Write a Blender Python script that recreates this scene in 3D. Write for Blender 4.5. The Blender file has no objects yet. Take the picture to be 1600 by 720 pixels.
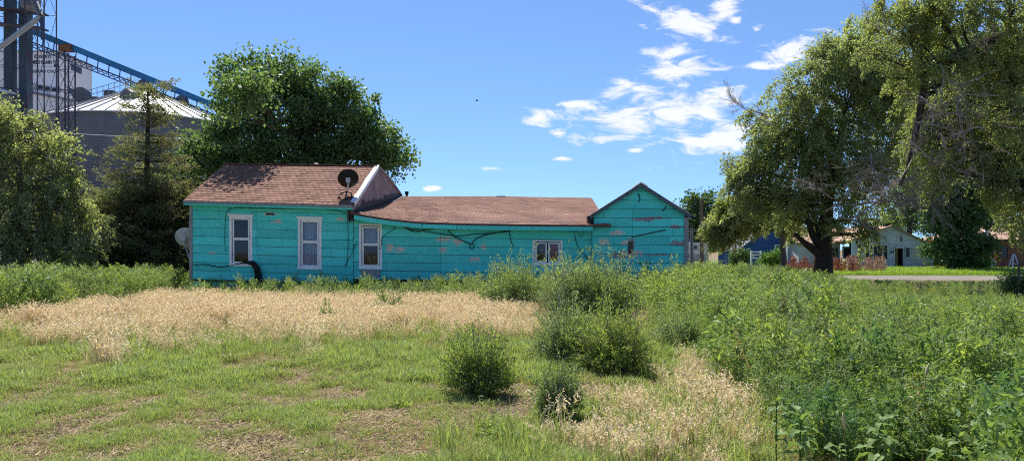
import bpy, math, random
import numpy as np
from mathutils import Vector, Matrix

random.seed(7); RNG = np.random.default_rng(7)
R = math.radians
scene = bpy.context.scene
COL = scene.collection

# ------------------------------------------------------------------ camera
F, CX, HZ, CAMZ = 1155.0, 800.0, 390.0, 1.65     # focal length, centre and horizon of the 1600x720 photograph
cam = bpy.data.objects.new('camera', bpy.data.cameras.new('camera'))
COL.objects.link(cam)
cam.location = (0, 0, CAMZ); cam.rotation_euler = (R(90), 0, 0)
cam.data.sensor_width = 36; cam.data.lens = F / 1600 * 36
cam.data.shift_y = (HZ - 360) / 1600
cam.data.clip_start = 0.1; cam.data.clip_end = 6000
scene.camera = cam

# ------------------------------------------------------------------ sky, sun, exposure
SUN_EL, SUN_AZ = 57.0, -16.0        # degrees; azimuth measured from +Y (straight ahead) towards +X
EXPOSURE, SKY_STRENGTH, SUN_STRENGTH = 1.68, 0.062, 2.75
scene.view_settings.view_transform = 'Standard'
scene.view_settings.look = 'None'
scene.view_settings.gamma = 1
scene.view_settings.use_curve_mapping = False
scene.view_settings.exposure = EXPOSURE

world = bpy.data.worlds.new('World'); scene.world = world; world.use_nodes = True
wt = world.node_tree; wn = wt.nodes; wl = wt.links
wn.clear()

def nmath(nt, op, a, b=None, c=None, clamp=False):
    n = nt.nodes.new('ShaderNodeMath'); n.operation = op; n.use_clamp = clamp
    for i, v in enumerate((a, b, c)):
        if v is None: continue
        if isinstance(v, (int, float)): n.inputs[i].default_value = v
        else: nt.links.new(v, n.inputs[i])
    return n.outputs[0]

def blobs(nt, vec, items):
    """max over soft ellipses (cx, cy, rx, ry, rot_deg) of 1 - r, evaluated on vec.xy"""
    out = None
    for cx, cy, rx, ry, rot in items:
        m = nt.nodes.new('ShaderNodeMapping'); m.vector_type = 'TEXTURE'
        m.inputs['Location'].default_value = (cx, cy, 0); m.inputs['Rotation'].default_value = (0, 0, R(rot))
        m.inputs['Scale'].default_value = (rx, ry, 1)
        nt.links.new(vec, m.inputs['Vector'])
        l = nt.nodes.new('ShaderNodeVectorMath'); l.operation = 'LENGTH'
        nt.links.new(m.outputs[0], l.inputs[0])
        v = nmath(nt, 'SUBTRACT', 1.0, l.outputs['Value'])
        out = v if out is None else nmath(nt, 'MAXIMUM', out, v)
    return out

sky = wn.new('ShaderNodeTexSky'); sky.sky_type = 'NISHITA'; sky.sun_disc = False
sky.sun_elevation = R(SUN_EL); sky.sun_rotation = R(SUN_AZ)
sky.altitude = 3000; sky.air_density = 1.0; sky.dust_density = 0.0; sky.ozone_density = 3.5
tc = wn.new('ShaderNodeTexCoord')
# clear dry air: the pale band at the horizon is kept low
lift = wn.new('ShaderNodeVectorMath'); lift.operation = 'ADD'; lift.inputs[1].default_value = (0, 0, 0.105)
wl.new(tc.outputs['Generated'], lift.inputs[0])
nrmv = wn.new('ShaderNodeVectorMath'); nrmv.operation = 'NORMALIZE'; wl.new(lift.outputs[0], nrmv.inputs[0]); wl.new(nrmv.outputs[0], sky.inputs['Vector'])
sep = wn.new('ShaderNodeSeparateXYZ'); wl.new(tc.outputs['Generated'], sep.inputs[0])
ay = nmath(wt, 'MAXIMUM', nmath(wt, 'ABSOLUTE', sep.outputs['Y']), 0.02)
cu = nmath(wt, 'DIVIDE', sep.outputs['X'], ay); cv = nmath(wt, 'DIVIDE', sep.outputs['Z'], ay)
comb = wn.new('ShaderNodeCombineXYZ'); wl.new(cu, comb.inputs[0]); wl.new(cv, comb.inputs[1])
# wisps: fractal noise drawn out along the wind, tilted a little
cm = wn.new('ShaderNodeMapping'); cm.inputs['Rotation'].default_value = (0, 0, R(-12)); cm.inputs['Scale'].default_value = (15, 44, 1)
wl.new(comb.outputs[0], cm.inputs[0])
cn = wn.new('ShaderNodeTexNoise'); cn.inputs['Scale'].default_value = 1.0; cn.inputs['Detail'].default_value = 12; cn.inputs['Roughness'].default_value = 0.66; cn.inputs['Distortion'].default_value = 0.6
wl.new(cm.outputs[0], cn.inputs['Vector'])
CLOUDS = [(1035, 180, 165, 39, 13), (985, 145, 85, 30, 14), (1050, 112, 76, 30, 10), (1050, 82, 50, 18, 0), (1110, 160, 70, 34, 15),
          (1075, 42, 85, 26, -20), (1130, 14, 32, 20, 20), (1148, 33, 11, 9, 0), (1182, 47, 15, 9, 0),
          (835, 185, 80, 17, 3), (872, 208, 17, 9, 0), (890, 162, 40, 7, 0), (1125, 218, 105, 32, 16), (1240, 80, 75, 26, 12), (1185, 102, 25, 9, 3),
          (770, 263, 20, 7, 0), (675, 295, 22, 5, 0), (990, 235, 20, 5, 0), (880, 248, 18, 5, 0)]
bl = blobs(wt, comb.outputs[0], [((x - CX) / F, (HZ - y) / F, a / F, b / F, r) for x, y, a, b, r in CLOUDS])
raw = nmath(wt, 'ADD', nmath(wt, 'MULTIPLY', nmath(wt, 'MAXIMUM', bl, -0.6), 0.72), nmath(wt, 'MULTIPLY', nmath(wt, 'SUBTRACT', cn.outputs['Fac'], 0.5), 3.0))
mr = wn.new('ShaderNodeMapRange'); mr.interpolation_type = 'SMOOTHSTEP'
wl.new(raw, mr.inputs['Value']); mr.inputs['From Min'].default_value = 0.06; mr.inputs['From Max'].default_value = 0.66
inside = nmath(wt, 'GREATER_THAN', sep.outputs['Z'], 0.0)
cfac = nmath(wt, 'MULTIPLY', nmath(wt, 'MULTIPLY', mr.outputs[0], inside), 0.92)
bg = wn.new('ShaderNodeBackground'); bg.inputs['Strength'].default_value = SKY_STRENGTH
hs = wn.new('ShaderNodeHueSaturation'); hs.inputs['Saturation'].default_value = 1.06
wl.new(sky.outputs[0], hs.inputs['Color']); wl.new(hs.outputs[0], bg.inputs['Color'])
bgc = wn.new('ShaderNodeBackground'); bgc.inputs['Color'].default_value = (0.97, 0.98, 1.0, 1); bgc.inputs['Strength'].default_value = 0.33
mixw = wn.new('ShaderNodeMixShader'); wo = wn.new('ShaderNodeOutputWorld')
wl.new(cfac, mixw.inputs[0]); wl.new(bg.outputs[0], mixw.inputs[1]); wl.new(bgc.outputs[0], mixw.inputs[2]); wl.new(mixw.outputs[0], wo.inputs[0])

sun = bpy.data.objects.new('sun', bpy.data.lights.new('sun', 'SUN')); COL.objects.link(sun)
sun.data.energy = SUN_STRENGTH; sun.data.angle = R(0.53); sun.data.color = (1.0, 0.955, 0.88)
sd = Vector((math.sin(R(SUN_AZ)) * math.cos(R(SUN_EL)), math.cos(R(SUN_AZ)) * math.cos(R(SUN_EL)), math.sin(R(SUN_EL))))
sun.rotation_euler = sd.to_track_quat('Z', 'Y').to_euler(); sun.location = sd * 60
cy = scene.cycles
cy.use_denoising = False; cy.pixel_filter_type = 'BLACKMAN_HARRIS'; cy.filter_width = 1.1
cy.max_bounces = 6; cy.diffuse_bounces = 3; cy.glossy_bounces = 2; cy.transmission_bounces = 4; cy.transparent_max_bounces = 8

# ------------------------------------------------------------------ helpers
def at(px, py, Y): return ((px - CX) / F * Y, Y, CAMZ + (HZ - py) / F * Y)
def X_(px, Y): return (px - CX) / F * Y
def Z_(py, Y): return CAMZ + (HZ - py) / F * Y

def tag(o, label=None, cat=None, group=None, kind=None):
    if label: o['label'] = label
    if cat: o['category'] = cat
    if group: o['group'] = group
    if kind: o['kind'] = kind
    return o

def empty(name, loc, label, cat, group=None):
    o = bpy.data.objects.new(name, None); COL.objects.link(o); o.location = loc
    o.empty_display_size = 0.2
    return tag(o, label, cat, group)

def link(name, me, mats, parent=None, loc=None):
    o = bpy.data.objects.new(name, me); COL.objects.link(o)
    for m in (mats if isinstance(mats, (list, tuple)) else [mats]):
        if m and me.materials.find(m.name) < 0: me.materials.append(m)
    if loc is not None: o.location = loc
    if parent is not None:
        o.parent = parent
    return o

class MB:
    """collects geometry in world coordinates; build() makes one mesh, stored relative to its parent's origin"""
    def __init__(s): s.v = []; s.f = []; s.mi = []
    def face(s, pts, mi=0):
        b = len(s.v); s.v += [tuple(p) for p in pts]; s.f.append(tuple(range(b, b + len(pts)))); s.mi.append(mi)
    def add(s, verts, faces, mi=0):
        b = len(s.v); s.v += [tuple(p) for p in verts]
        for f in faces: s.f.append(tuple(i + b for i in f)); s.mi.append(mi)
    def hexa(s, p, mi=0):    # 8 corners: bottom 0-3 ccw, top 4-7
        s.add(p, [(3, 2, 1, 0), (4, 5, 6, 7), (0, 1, 5, 4), (1, 2, 6, 5), (2, 3, 7, 6), (3, 0, 4, 7)], mi)
    def box(s, x0, x1, y0, y1, z0, z1, mi=0):
        s.hexa([(x0, y0, z0), (x1, y0, z0), (x1, y1, z0), (x0, y1, z0), (x0, y0, z1), (x1, y0, z1), (x1, y1, z1), (x0, y1, z1)], mi)
    def bar(s, a, b, w, h=None, mi=0, up=(0, 0, 1)):
        h = h or w; a = Vector(a); b = Vector(b); d = (b - a).normalized(); u = Vector(up)
        if abs(d.dot(u)) > 0.98: u = Vector((0, 1, 0))
        sx = d.cross(u).normalized() * w / 2; sz = sx.cross(d).normalized() * h / 2
        s.hexa([a - sx - sz, a + sx - sz, b + sx - sz, b - sx - sz, a - sx + sz, a + sx + sz, b + sx + sz, b - sx + sz], mi)
    def tube(s, pts, rads, n=6, mi=0, cap=True):
        pts = [Vector(p) for p in pts]
        if isinstance(rads, (int, float)): rads = [rads] * len(pts)
        b = len(s.v); ref = Vector((0.31, 0.17, 0.93))
        for i, p in enumerate(pts):
            d = (pts[min(i + 1, len(pts) - 1)] - pts[max(i - 1, 0)])
            d = d.normalized() if d.length > 1e-9 else Vector((0, 0, 1))
            u = ref - d * ref.dot(d)
            if u.length < 0.05: u = Vector((1, 0, 0)) - d * d.x
            u.normalize(); w = d.cross(u); ref = u
            for k in range(n):
                a = 2 * math.pi * k / n
                s.v.append(tuple(p + (u * math.cos(a) + w * math.sin(a)) * rads[i]))
        for i in range(len(pts) - 1):
            for k in range(n):
                k2 = (k + 1) % n
                s.f.append((b + i * n + k, b + i * n + k2, b + (i + 1) * n + k2, b + (i + 1) * n + k)); s.mi.append(mi)
        if cap:
            s.f.append(tuple(b + k for k in reversed(range(n)))); s.mi.append(mi)
            e = b + (len(pts) - 1) * n
            s.f.append(tuple(e + k for k in range(n))); s.mi.append(mi)
    def revolve(s, c, prof, n=24, mi=0, ax=None):   # prof: (r, z) pairs about a vertical axis through c; ax: optional matrix
        b = len(s.v)
        for r, z in prof:
            for k in range(n):
                a = 2 * math.pi * k / n
                p = Vector((r * math.cos(a), r * math.sin(a), z))
                if ax is not None: p = ax @ p
                s.v.append((c[0] + p[0], c[1] + p[1], c[2] + p[2]))
        for i in range(len(prof) - 1):
            for k in range(n):
                k2 = (k + 1) % n
                s.f.append((b + i * n + k, b + i * n + k2, b + (i + 1) * n + k2, b + (i + 1) * n + k)); s.mi.append(mi)
    def build(s, name, mats, parent=None, origin=None, smooth=False):
        o0 = Vector(origin) if origin is not None else (parent_origin(parent) if parent is not None else Vector((0, 0, 0)))
        me = bpy.data.meshes.new(name)
        me.from_pydata([(x - o0.x, y - o0.y, z - o0.z) for x, y, z in s.v], [], s.f)
        if any(s.mi): me.polygons.foreach_set('material_index', s.mi)
        if smooth: me.polygons.foreach_set('use_smooth', [True] * len(me.polygons))
        me.update()
        return link(name, me, mats, parent, None if parent is not None else o0)

def parent_origin(p):
    v = Vector((0, 0, 0))
    while p is not None: v = v + p.location; p = p.parent
    return v

def npmesh(name, V, Fq, mats, parent=None, mi=None, origin=None):
    """V (n,3) world coords, Fq (m,k) all faces with k corners"""
    o0 = np.array(origin if origin is not None else (parent_origin(parent) if parent is not None else (0, 0, 0)), dtype=np.float32)
    me = bpy.data.meshes.new(name); V = (np.asarray(V, dtype=np.float32) - o0); Fq = np.asarray(Fq, dtype=np.int32)
    me.vertices.add(len(V)); me.vertices.foreach_set('co', V.ravel())
    m, k = Fq.shape
    me.loops.add(m * k); me.loops.foreach_set('vertex_index', Fq.ravel())
    me.polygons.add(m); me.polygons.foreach_set('loop_start', np.arange(0, m * k, k, dtype=np.int32))
    if mi is not None: me.polygons.foreach_set('material_index', np.asarray(mi, dtype=np.int32))
    me.update(calc_edges=True); me.validate()
    return link(name, me, mats, parent, None if parent is not None else tuple(o0))

# ------------------------------------------------------------------ materials
def newmat(name):
    m = bpy.data.materials.new(name); m.use_nodes = True
    nt = m.node_tree; nt.nodes.clear()
    out = nt.nodes.new('ShaderNodeOutputMaterial'); p = nt.nodes.new('ShaderNodeBsdfPrincipled')
    nt.links.new(p.outputs[0], out.inputs[0])
    return m, nt, p, out

def c4(c): return (c[0], c[1], c[2], 1)
def mixc(nt, fac, a, b):
    n = nt.nodes.new('ShaderNodeMix'); n.data_type = 'RGBA'; n.clamp_factor = True
    if isinstance(fac, (int, float)): n.inputs[0].default_value = fac
    else: nt.links.new(fac, n.inputs[0])
    for s, v in ((n.inputs[6], a), (n.inputs[7], b)):
        if isinstance(v, (tuple, list)): s.default_value = c4(v)
        else: nt.links.new(v, s)
    return n.outputs[2]
def noise(nt, scale, detail=4, rough=0.55, vec=None, stretch=None, dist=0.0):
    n = nt.nodes.new('ShaderNodeTexNoise'); n.inputs['Scale'].default_value = scale; n.inputs['Detail'].default_value = detail
    n.inputs['Roughness'].default_value = rough; n.inputs['Distortion'].default_value = dist
    if vec is None:
        g = nt.nodes.new('ShaderNodeNewGeometry'); vec = g.outputs['Position']
    if stretch:
        mp = nt.nodes.new('ShaderNodeMapping'); mp.inputs['Scale'].default_value = stretch
        nt.links.new(vec, mp.inputs[0]); vec = mp.outputs[0]
    nt.links.new(vec, n.inputs['Vector'])
    return n.outputs['Fac']
def ramp(nt, v, a, b):
    n = nt.nodes.new('ShaderNodeMapRange'); n.interpolation_type = 'SMOOTHSTEP'
    nt.links.new(v, n.inputs[0]); n.inputs[1].default_value = a; n.inputs[2].default_value = b
    return n.outputs[0]

def M(name, col, rough=0.75, var=0.18, scale=3.0, metal=0.0, spec=0.3, bump=0.0, bscale=40, dark=None, dfac=0.5, stretch=None, island=0.0):
    """plain surface: colour with noise variation, optional darker dirt blotches, fine bump"""
    m, nt, p, out = newmat(name)
    lo = tuple(c * (1 - var) for c in col); hi = tuple(min(1, c * (1 + var)) for c in col)
    c = mixc(nt, ramp(nt, noise(nt, scale, 6, 0.6, stretch=stretch), 0.3, 0.7), lo, hi)
    if dark is not None:
        c = mixc(nt, nmath(nt, 'MULTIPLY', ramp(nt, noise(nt, scale * 2.7, 7, 0.65, stretch=stretch, dist=0.5), 0.52, 0.68), dfac), c, dark)
    if island:
        g = nt.nodes.new('ShaderNodeNewGeometry')
        v = nmath(nt, 'MULTIPLY_ADD', g.outputs['Random Per Island'], 2 * island, 1 - island)
        h = nt.nodes.new('ShaderNodeHueSaturation'); nt.links.new(c, h.inputs['Color']); nt.links.new(v, h.inputs['Value']); c = h.outputs[0]
    nt.links.new(c, p.inputs['Base Color'])
    p.inputs['Roughness'].default_value = rough; p.inputs['Metallic'].default_value = metal; p.inputs['Specular IOR Level'].default_value = spec
    if bump:
        b = nt.nodes.new('ShaderNodeBump'); b.inputs['Strength'].default_value = bump; b.inputs['Distance'].default_value = 0.02
        nt.links.new(noise(nt, bscale, 5, 0.6, stretch=stretch), b.inputs['Height']); nt.links.new(b.outputs[0], p.inputs['Normal'])
    return m

def leafmat(name, a, b, trans=0.35, tcol=None, rough=0.5, spec=0.25, patch=None, pscale=0.5, inst=False):
    """leaf surface: colour differs per leaf (and per plant), light also passes through the blade"""
    m, nt, p, out = newmat(name)
    g = nt.nodes.new('ShaderNodeNewGeometry'); r = g.outputs['Random Per Island']
    if inst:
        oi = nt.nodes.new('ShaderNodeObjectInfo')
        r = nmath(nt, 'ADD', nmath(nt, 'MULTIPLY', r, 0.68), nmath(nt, 'MULTIPLY', oi.outputs['Random'], 0.32))
    c = mixc(nt, r, a, b)
    if patch is not None:
        c = mixc(nt, ramp(nt, noise(nt, pscale, 3, 0.5), 0.45, 0.62), c, patch)
    nt.links.new(c, p.inputs['Base Color']); p.inputs['Roughness'].default_value = rough; p.inputs['Specular IOR Level'].default_value = spec
    t = nt.nodes.new('ShaderNodeBsdfTranslucent')
    tm = nt.nodes.new('ShaderNodeMix'); tm.data_type = 'RGBA'; tm.blend_type = 'MULTIPLY'; tm.inputs[0].default_value = 1
    nt.links.new(c, tm.inputs[6]); tm.inputs[7].default_value = c4(tcol or (1.5, 1.45, 0.7)); nt.links.new(tm.outputs[2], t.inputs['Color'])
    mx = nt.nodes.new('ShaderNodeMixShader'); mx.inputs[0].default_value = trans
    nt.links.new(p.outputs[0], mx.inputs[1]); nt.links.new(t.outputs[0], mx.inputs[2]); nt.links.new(mx.outputs[0], out.inputs[0])
    return m

def glassmat(name, refl=0.03, tint=(0.75, 0.8, 0.85)):
    m, nt, p, out = newmat(name); nt.nodes.remove(p)
    tr = nt.nodes.new('ShaderNodeBsdfTransparent'); tr.inputs[0].default_value = c4(tint)
    gl = nt.nodes.new('ShaderNodeBsdfGlossy'); gl.inputs['Roughness'].default_value = 0.04
    mx = nt.nodes.new('ShaderNodeMixShader'); mx.inputs[0].default_value = refl
    nt.links.new(tr.outputs[0], mx.inputs[1]); nt.links.new(gl.outputs[0], mx.inputs[2]); nt.links.new(mx.outputs[0], out.inputs[0])
    return m

def teal_material():
    m, nt, p, out = newmat('weathered_turquoise_paint')
    g = nt.nodes.new('ShaderNodeNewGeometry'); pos = g.outputs['Position']
    base = mixc(nt, ramp(nt, noise(nt, 0.8, 5, 0.6, stretch=(1, 1, 2.5)), 0.3, 0.7), (0.075, 0.65, 0.59), (0.10, 0.73, 0.66))
    base = mixc(nt, nmath(nt, 'MULTIPLY', ramp(nt, noise(nt, 7, 6, 0.7, stretch=(0.5, 1, 3)), 0.5, 0.75), 0.35), base, (0.07, 0.50, 0.52))
    base = mixc(nt, nmath(nt, 'MULTIPLY', ramp(nt, noise(nt, 3.2, 6, 0.7, stretch=(2.2, 1, 0.35)), 0.50, 0.72), 0.42), base, (0.07, 0.40, 0.38))
    base = mixc(nt, nmath(nt, 'MULTIPLY', ramp(nt, noise(nt, 1.9, 7, 0.7), 0.56, 0.74), 0.4), base, (0.16, 0.62, 0.58))
    h = nt.nodes.new('ShaderNodeHueSaturation'); nt.links.new(base, h.inputs['Color'])
    oi = nt.nodes.new('ShaderNodeObjectInfo')
    nt.links.new(nmath(nt, 'MULTIPLY_ADD', oi.outputs['Random'], 0.26, 0.86), h.inputs['Value']); base = h.outputs[0]
    # peeled patches, each at its own place on the boards (x, z), torn by fractal noise
    sp = nt.nodes.new('ShaderNodeSeparateXYZ'); nt.links.new(pos, sp.inputs[0])
    cb = nt.nodes.new('ShaderNodeCombineXYZ'); nt.links.new(sp.outputs[0], cb.inputs[0]); nt.links.new(sp.outputs[2], cb.inputs[1])
    pk = lambda items: [(X_(x, 24.9), Z_(y, 24.9), a / 46.4, b / 46.4, 0) for x, y, a, b in items]
    n1 = noise(nt, 9, 8, 0.72)
    def torn(items, k, lo, hi):
        b_ = blobs(nt, cb.outputs[0], pk(items))
        v = nmath(nt, 'ADD', nmath(nt, 'MULTIPLY', nmath(nt, 'MAXIMUM', b_, -0.5), 0.6), nmath(nt, 'MULTIPLY', nmath(nt, 'SUBTRACT', n1, 0.5), k))
        return ramp(nt, v, lo, hi)
    pale = torn([(420, 334, 22, 4), (430, 346, 14, 5), (608, 387, 12, 10), (625, 390, 14, 7), (694, 374, 20, 8), (692, 390, 12, 8), (715, 378, 14, 9), (755, 385, 10, 7),
                 (963, 364, 18, 8), (943, 378, 13, 9), (977, 379, 16, 8), (990, 396, 26, 9), (532, 342, 12, 4), (740, 405, 18, 6), (330, 395, 8, 5)], 1.6, 0.20, 0.34)
    grey = torn([(1060, 380, 24, 8), (1020, 341, 40, 4), (1058, 354, 22, 5), (1005, 343, 34, 5), (985, 378, 16, 12), (980, 398, 40, 10), (1030, 398, 45, 3), (942, 350, 10, 4)], 1.5, 0.22, 0.36)
    specks = ramp(nt, noise(nt, 14, 8, 0.75, stretch=(0.7, 1, 1.6)), 0.675, 0.70)
    base = mixc(nt, grey, base, mixc(nt, ramp(nt, noise(nt, 30, 4), 0.35, 0.65), (0.16, 0.15, 0.16), (0.44, 0.38, 0.38)))
    base = mixc(nt, pale, base, mixc(nt, ramp(nt, noise(nt, 24, 4), 0.35, 0.65), (0.40, 0.40, 0.36), (0.80, 0.72, 0.60)))
    base = mixc(nt, nmath(nt, 'MULTIPLY', specks, 0.7), base, (0.35, 0.45, 0.43))
    nt.links.new(base, p.inputs['Base Color']); p.inputs['Roughness'].default_value = 0.55; p.inputs['Specular IOR Level'].default_value = 0.25
    bp = nt.nodes.new('ShaderNodeBump'); bp.inputs['Strength'].default_value = 0.35; bp.inputs['Distance'].default_value = 0.02
    nt.links.new(noise(nt, 12, 6, 0.6, stretch=(0.6, 1, 3)), bp.inputs['Height']); nt.links.new(bp.outputs[0], p.inputs['Normal'])
    return m

TEAL = teal_material()
WHITE = M('chalky_white_paint', (0.86, 0.85, 0.84), 0.6, 0.08, 6, dark=(0.55, 0.53, 0.52), dfac=0.5, stretch=(2, 2, 0.7))
GREYW = M('weathered_grey_wood', (0.30, 0.29, 0.30), 0.8, 0.25, 6, bump=0.4, stretch=(3, 3, 0.6), dark=(0.12, 0.12, 0.13))
SHEATH = M('dark_sheathing', (0.035, 0.05, 0.05), 0.9, 0.2, 3)  # near-black core, seen through the board gaps as painted lap shadow
SHINGLE = M('brown_asphalt_shingle', (0.235, 0.128, 0.092), 0.9, 0.14, 1.3, spec=0.12, bump=0.5, bscale=160, dark=(0.155, 0.085, 0.065), dfac=0.45, island=0.18)
SHINGLE2 = M('faded_asphalt_shingle', (0.25, 0.142, 0.108), 0.9, 0.16, 0.9, spec=0.12, bump=0.5, bscale=120, dark=(0.16, 0.088, 0.068), dfac=0.5, island=0.10, stretch=(0.5, 1, 1))
UNDER = M('roof_decking', (0.10, 0.065, 0.05), 0.9, 0.2, 3)
MAUVE = M('mauve_roll_siding', (0.33, 0.25, 0.25), 0.9, 0.22, 2.2, spec=0.1, bump=0.8, bscale=40, dark=(0.18, 0.13, 0.135), dfac=0.5)
ROOFBLACK = M('black_roof_layer', (0.022, 0.018, 0.02), 0.6, 0.3, 5, bump=0.5, bscale=25)
METALW = M('bright_metal_flashing', (0.80, 0.80, 0.80), 0.45, 0.08, 4, spec=0.5)
BLACKM = M('black_enamel', (0.007, 0.007, 0.008), 0.6, 0.2, 6)
GALV = M('galvanised_steel', (0.40, 0.41, 0.43), 0.45, 0.15, 4, metal=0.6)
DISHG = M('light_grey_dish', (0.55, 0.55, 0.56), 0.5, 0.08, 4)
CABLE = M('black_cable_rubber', (0.012, 0.013, 0.015), 0.6, 0.2, 9)
GLASS = glassmat('old_window_glass')
LACE = M('grey_lace_curtain', (0.62, 0.62, 0.66), 0.9, 0.3, 22, stretch=(2, 1, 0.25), bump=0.5)
REDCUR = M('red_curtain', (0.75, 0.10, 0.12), 0.85, 0.3, 14, stretch=(2, 1, 0.2))
JUNK = M('stored_timber', (0.35, 0.24, 0.18), 0.85, 0.3, 8)
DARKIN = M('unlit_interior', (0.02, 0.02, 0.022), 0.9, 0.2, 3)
BARK = M('rough_dark_bark', (0.055, 0.044, 0.036), 0.95, 0.35, 7, spec=0.1, bump=1.0, bscale=22, stretch=(1.5, 1.5, 0.35), dark=(0.02, 0.016, 0.014))
BARKG = M('grey_brown_bark', (0.12, 0.10, 0.085), 0.95, 0.3, 7, spec=0.1, bump=0.9, bscale=25, stretch=(1.5, 1.5, 0.35))
DEADW = M('bleached_dead_wood', (0.31, 0.26, 0.23), 0.9, 0.3, 5, spec=0.1)

# ================================================================== GROUND
def ground_material():
    m, nt, p, out = newmat('dry_soil_and_thatch')
    soil = mixc(nt, ramp(nt, noise(nt, 1.1, 7, 0.65), 0.35, 0.65), (0.19, 0.135, 0.09), (0.27, 0.20, 0.14))
    thatch = mixc(nt, ramp(nt, noise(nt, 6, 6, 0.7), 0.35, 0.65), (0.12, 0.115, 0.045), (0.21, 0.18, 0.08))
    c = mixc(nt, ramp(nt, noise(nt, 0.55, 6, 0.6, dist=0.4), 0.42, 0.58), soil, thatch)
    c = mixc(nt, nmath(nt, 'MULTIPLY', ramp(nt, noise(nt, 45, 4, 0.7), 0.48, 0.66), 0.6), c, (0.08, 0.06, 0.035))
    c = mixc(nt, nmath(nt, 'MULTIPLY', ramp(nt, noise(nt, 70, 3, 0.6), 0.60, 0.70), 0.7), c, (0.42, 0.34, 0.24))
    nt.links.new(c, p.inputs['Base Color']); p.inputs['Roughness'].default_value = 0.95; p.inputs['Specular IOR Level'].default_value = 0.1
    b = nt.nodes.new('ShaderNodeBump'); b.inputs['Strength'].default_value = 0.8; b.inputs['Distance'].default_value = 0.03
    nt.links.new(noise(nt, 26, 6, 0.7), b.inputs['Height']); nt.links.new(b.outputs[0], p.inputs['Normal'])
    return m
SOIL = ground_material()

def hashn(ix, iy, seed):
    h = (ix.astype(np.int64) * 374761393 + iy.astype(np.int64) * 668265263 + seed * 1274126177) & 0x7fffffff
    h = ((h ^ (h >> 13)) * 1274126177) & 0x7fffffff
    return ((h ^ (h >> 16)) & 0xffff) / 65535.0
def vnoise(x, y, s=1.0, seed=1):
    x = np.asarray(x, float) * s; y = np.asarray(y, float) * s
    ix = np.floor(x); iy = np.floor(y); fx = x - ix; fy = y - iy
    fx = fx * fx * (3 - 2 * fx); fy = fy * fy * (3 - 2 * fy)
    a = hashn(ix, iy, seed); b = hashn(ix + 1, iy, seed); c = hashn(ix, iy + 1, seed); d = hashn(ix + 1, iy + 1, seed)
    return (a * (1 - fx) + b * fx) * (1 - fy) + (c * (1 - fx) + d * fx) * fy
def fbm(x, y, s=1.0, seed=1, o=4):
    t = 0; w = 0.5
    for k in range(o):
        t = t + w * vnoise(x, y, s * 2 ** k, seed + k * 17); w *= 0.5
    return t / (1 - 0.5 ** o)

def ground_z(x, y):
    """gentle unevenness near the camera, level further off"""
    f = np.clip((34 - np.asarray(y, float)) / 14, 0, 1) * np.clip((24 - np.abs(x)) / 6, 0, 1)
    return (fbm(x, y, 0.45, 5, 3) - 0.5) * 0.16 * f

def build_ground():
    xs = np.concatenate([[-2500, -600, -150, -60, -30], np.arange(-24, 24.01, 0.5), [30, 60, 150, 600, 2500]])
    ys = np.concatenate([[-300, -40], np.arange(0, 34.01, 0.5), [45, 70, 120, 300, 900, 4000]])
    gx, gy = np.meshgrid(xs, ys); gz = ground_z(gx, gy)
    V = np.stack([gx.ravel(), gy.ravel(), gz.ravel()], 1)
    nx = len(xs); i, j = np.meshgrid(np.arange(nx - 1), np.arange(len(ys) - 1))
    a = (j * nx + i).ravel()
    o = npmesh('ground', V, np.stack([a, a + 1, a + nx + 1, a + nx], 1), SOIL)
    tag(o, kind='structure')
    for pl in o.data.polygons: pl.use_smooth = True
build_ground()

ROADM = M('pale_dusty_asphalt', (0.20, 0.175, 0.15), 0.95, 0.18, 0.7, spec=0.1, bump=0.4, bscale=30, dark=(0.13, 0.11, 0.09), dfac=0.5)
mb = MB(); mb.face([(9, 40.5, 0.012), (90, 36.5, 0.012), (90, 43.5, 0.012), (9, 47.3, 0.012)]); tag(mb.build('road', ROADM), kind='structure')
LAWN = M('green_lawn_soil', (0.10, 0.16, 0.035), 0.95, 0.3, 1.2, spec=0.1)
mb = MB(); mb.face([(14, 47.9, 0.02), (90, 44.1, 0.02), (90, 110, 0.02), (14, 110, 0.02)]); tag(mb.build('lawn', LAWN), kind='structure')
PATHM = M('sandy_path', (0.42, 0.33, 0.24), 0.95, 0.2, 0.8, spec=0.1)
mb = MB(); mb.face([(12, 49, 0.03), (25, 48.5, 0.03), (27, 56, 0.03), (12, 56, 0.03)]); tag(mb.build('path', PATHM), kind='structure')
# pale gravel bank on the far left
mb = MB(); n = 22
pale = M('pale_gravel', (0.50, 0.40, 0.33), 0.95, 0.15, 1.5, spec=0.1, bump=0.5)
gxs = np.linspace(-64, -31.5, n); gys = np.linspace(46, 64, 10)
for j in range(9):
    for i in range(n - 1):
        def hz(a, b): return -0.1 + 1.75 * max(0, math.sin(math.pi * b / 9.0)) ** 0.6 * min(1, (n - 1 - a) / 2.5) * (0.9 + 0.2 * math.sin(a * 1.7 + b))
        mb.face([(gxs[i], gys[j], hz(i, j)), (gxs[i + 1], gys[j], hz(i + 1, j)), (gxs[i + 1], gys[j + 1], hz(i + 1, j + 1)), (gxs[i], gys[j + 1], hz(i, j + 1))])
tag(mb.build('gravel_bank', pale, smooth=True), kind='structure')

# ================================================================== TURQUOISE HOUSE
HY = 25.0                                     # plane of the long front wall
house = empty('turquoise_house', (-2.4, HY, 0.0), 'long low turquoise clapboard house with brown shingle roofs and peeling paint', 'house')

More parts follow.
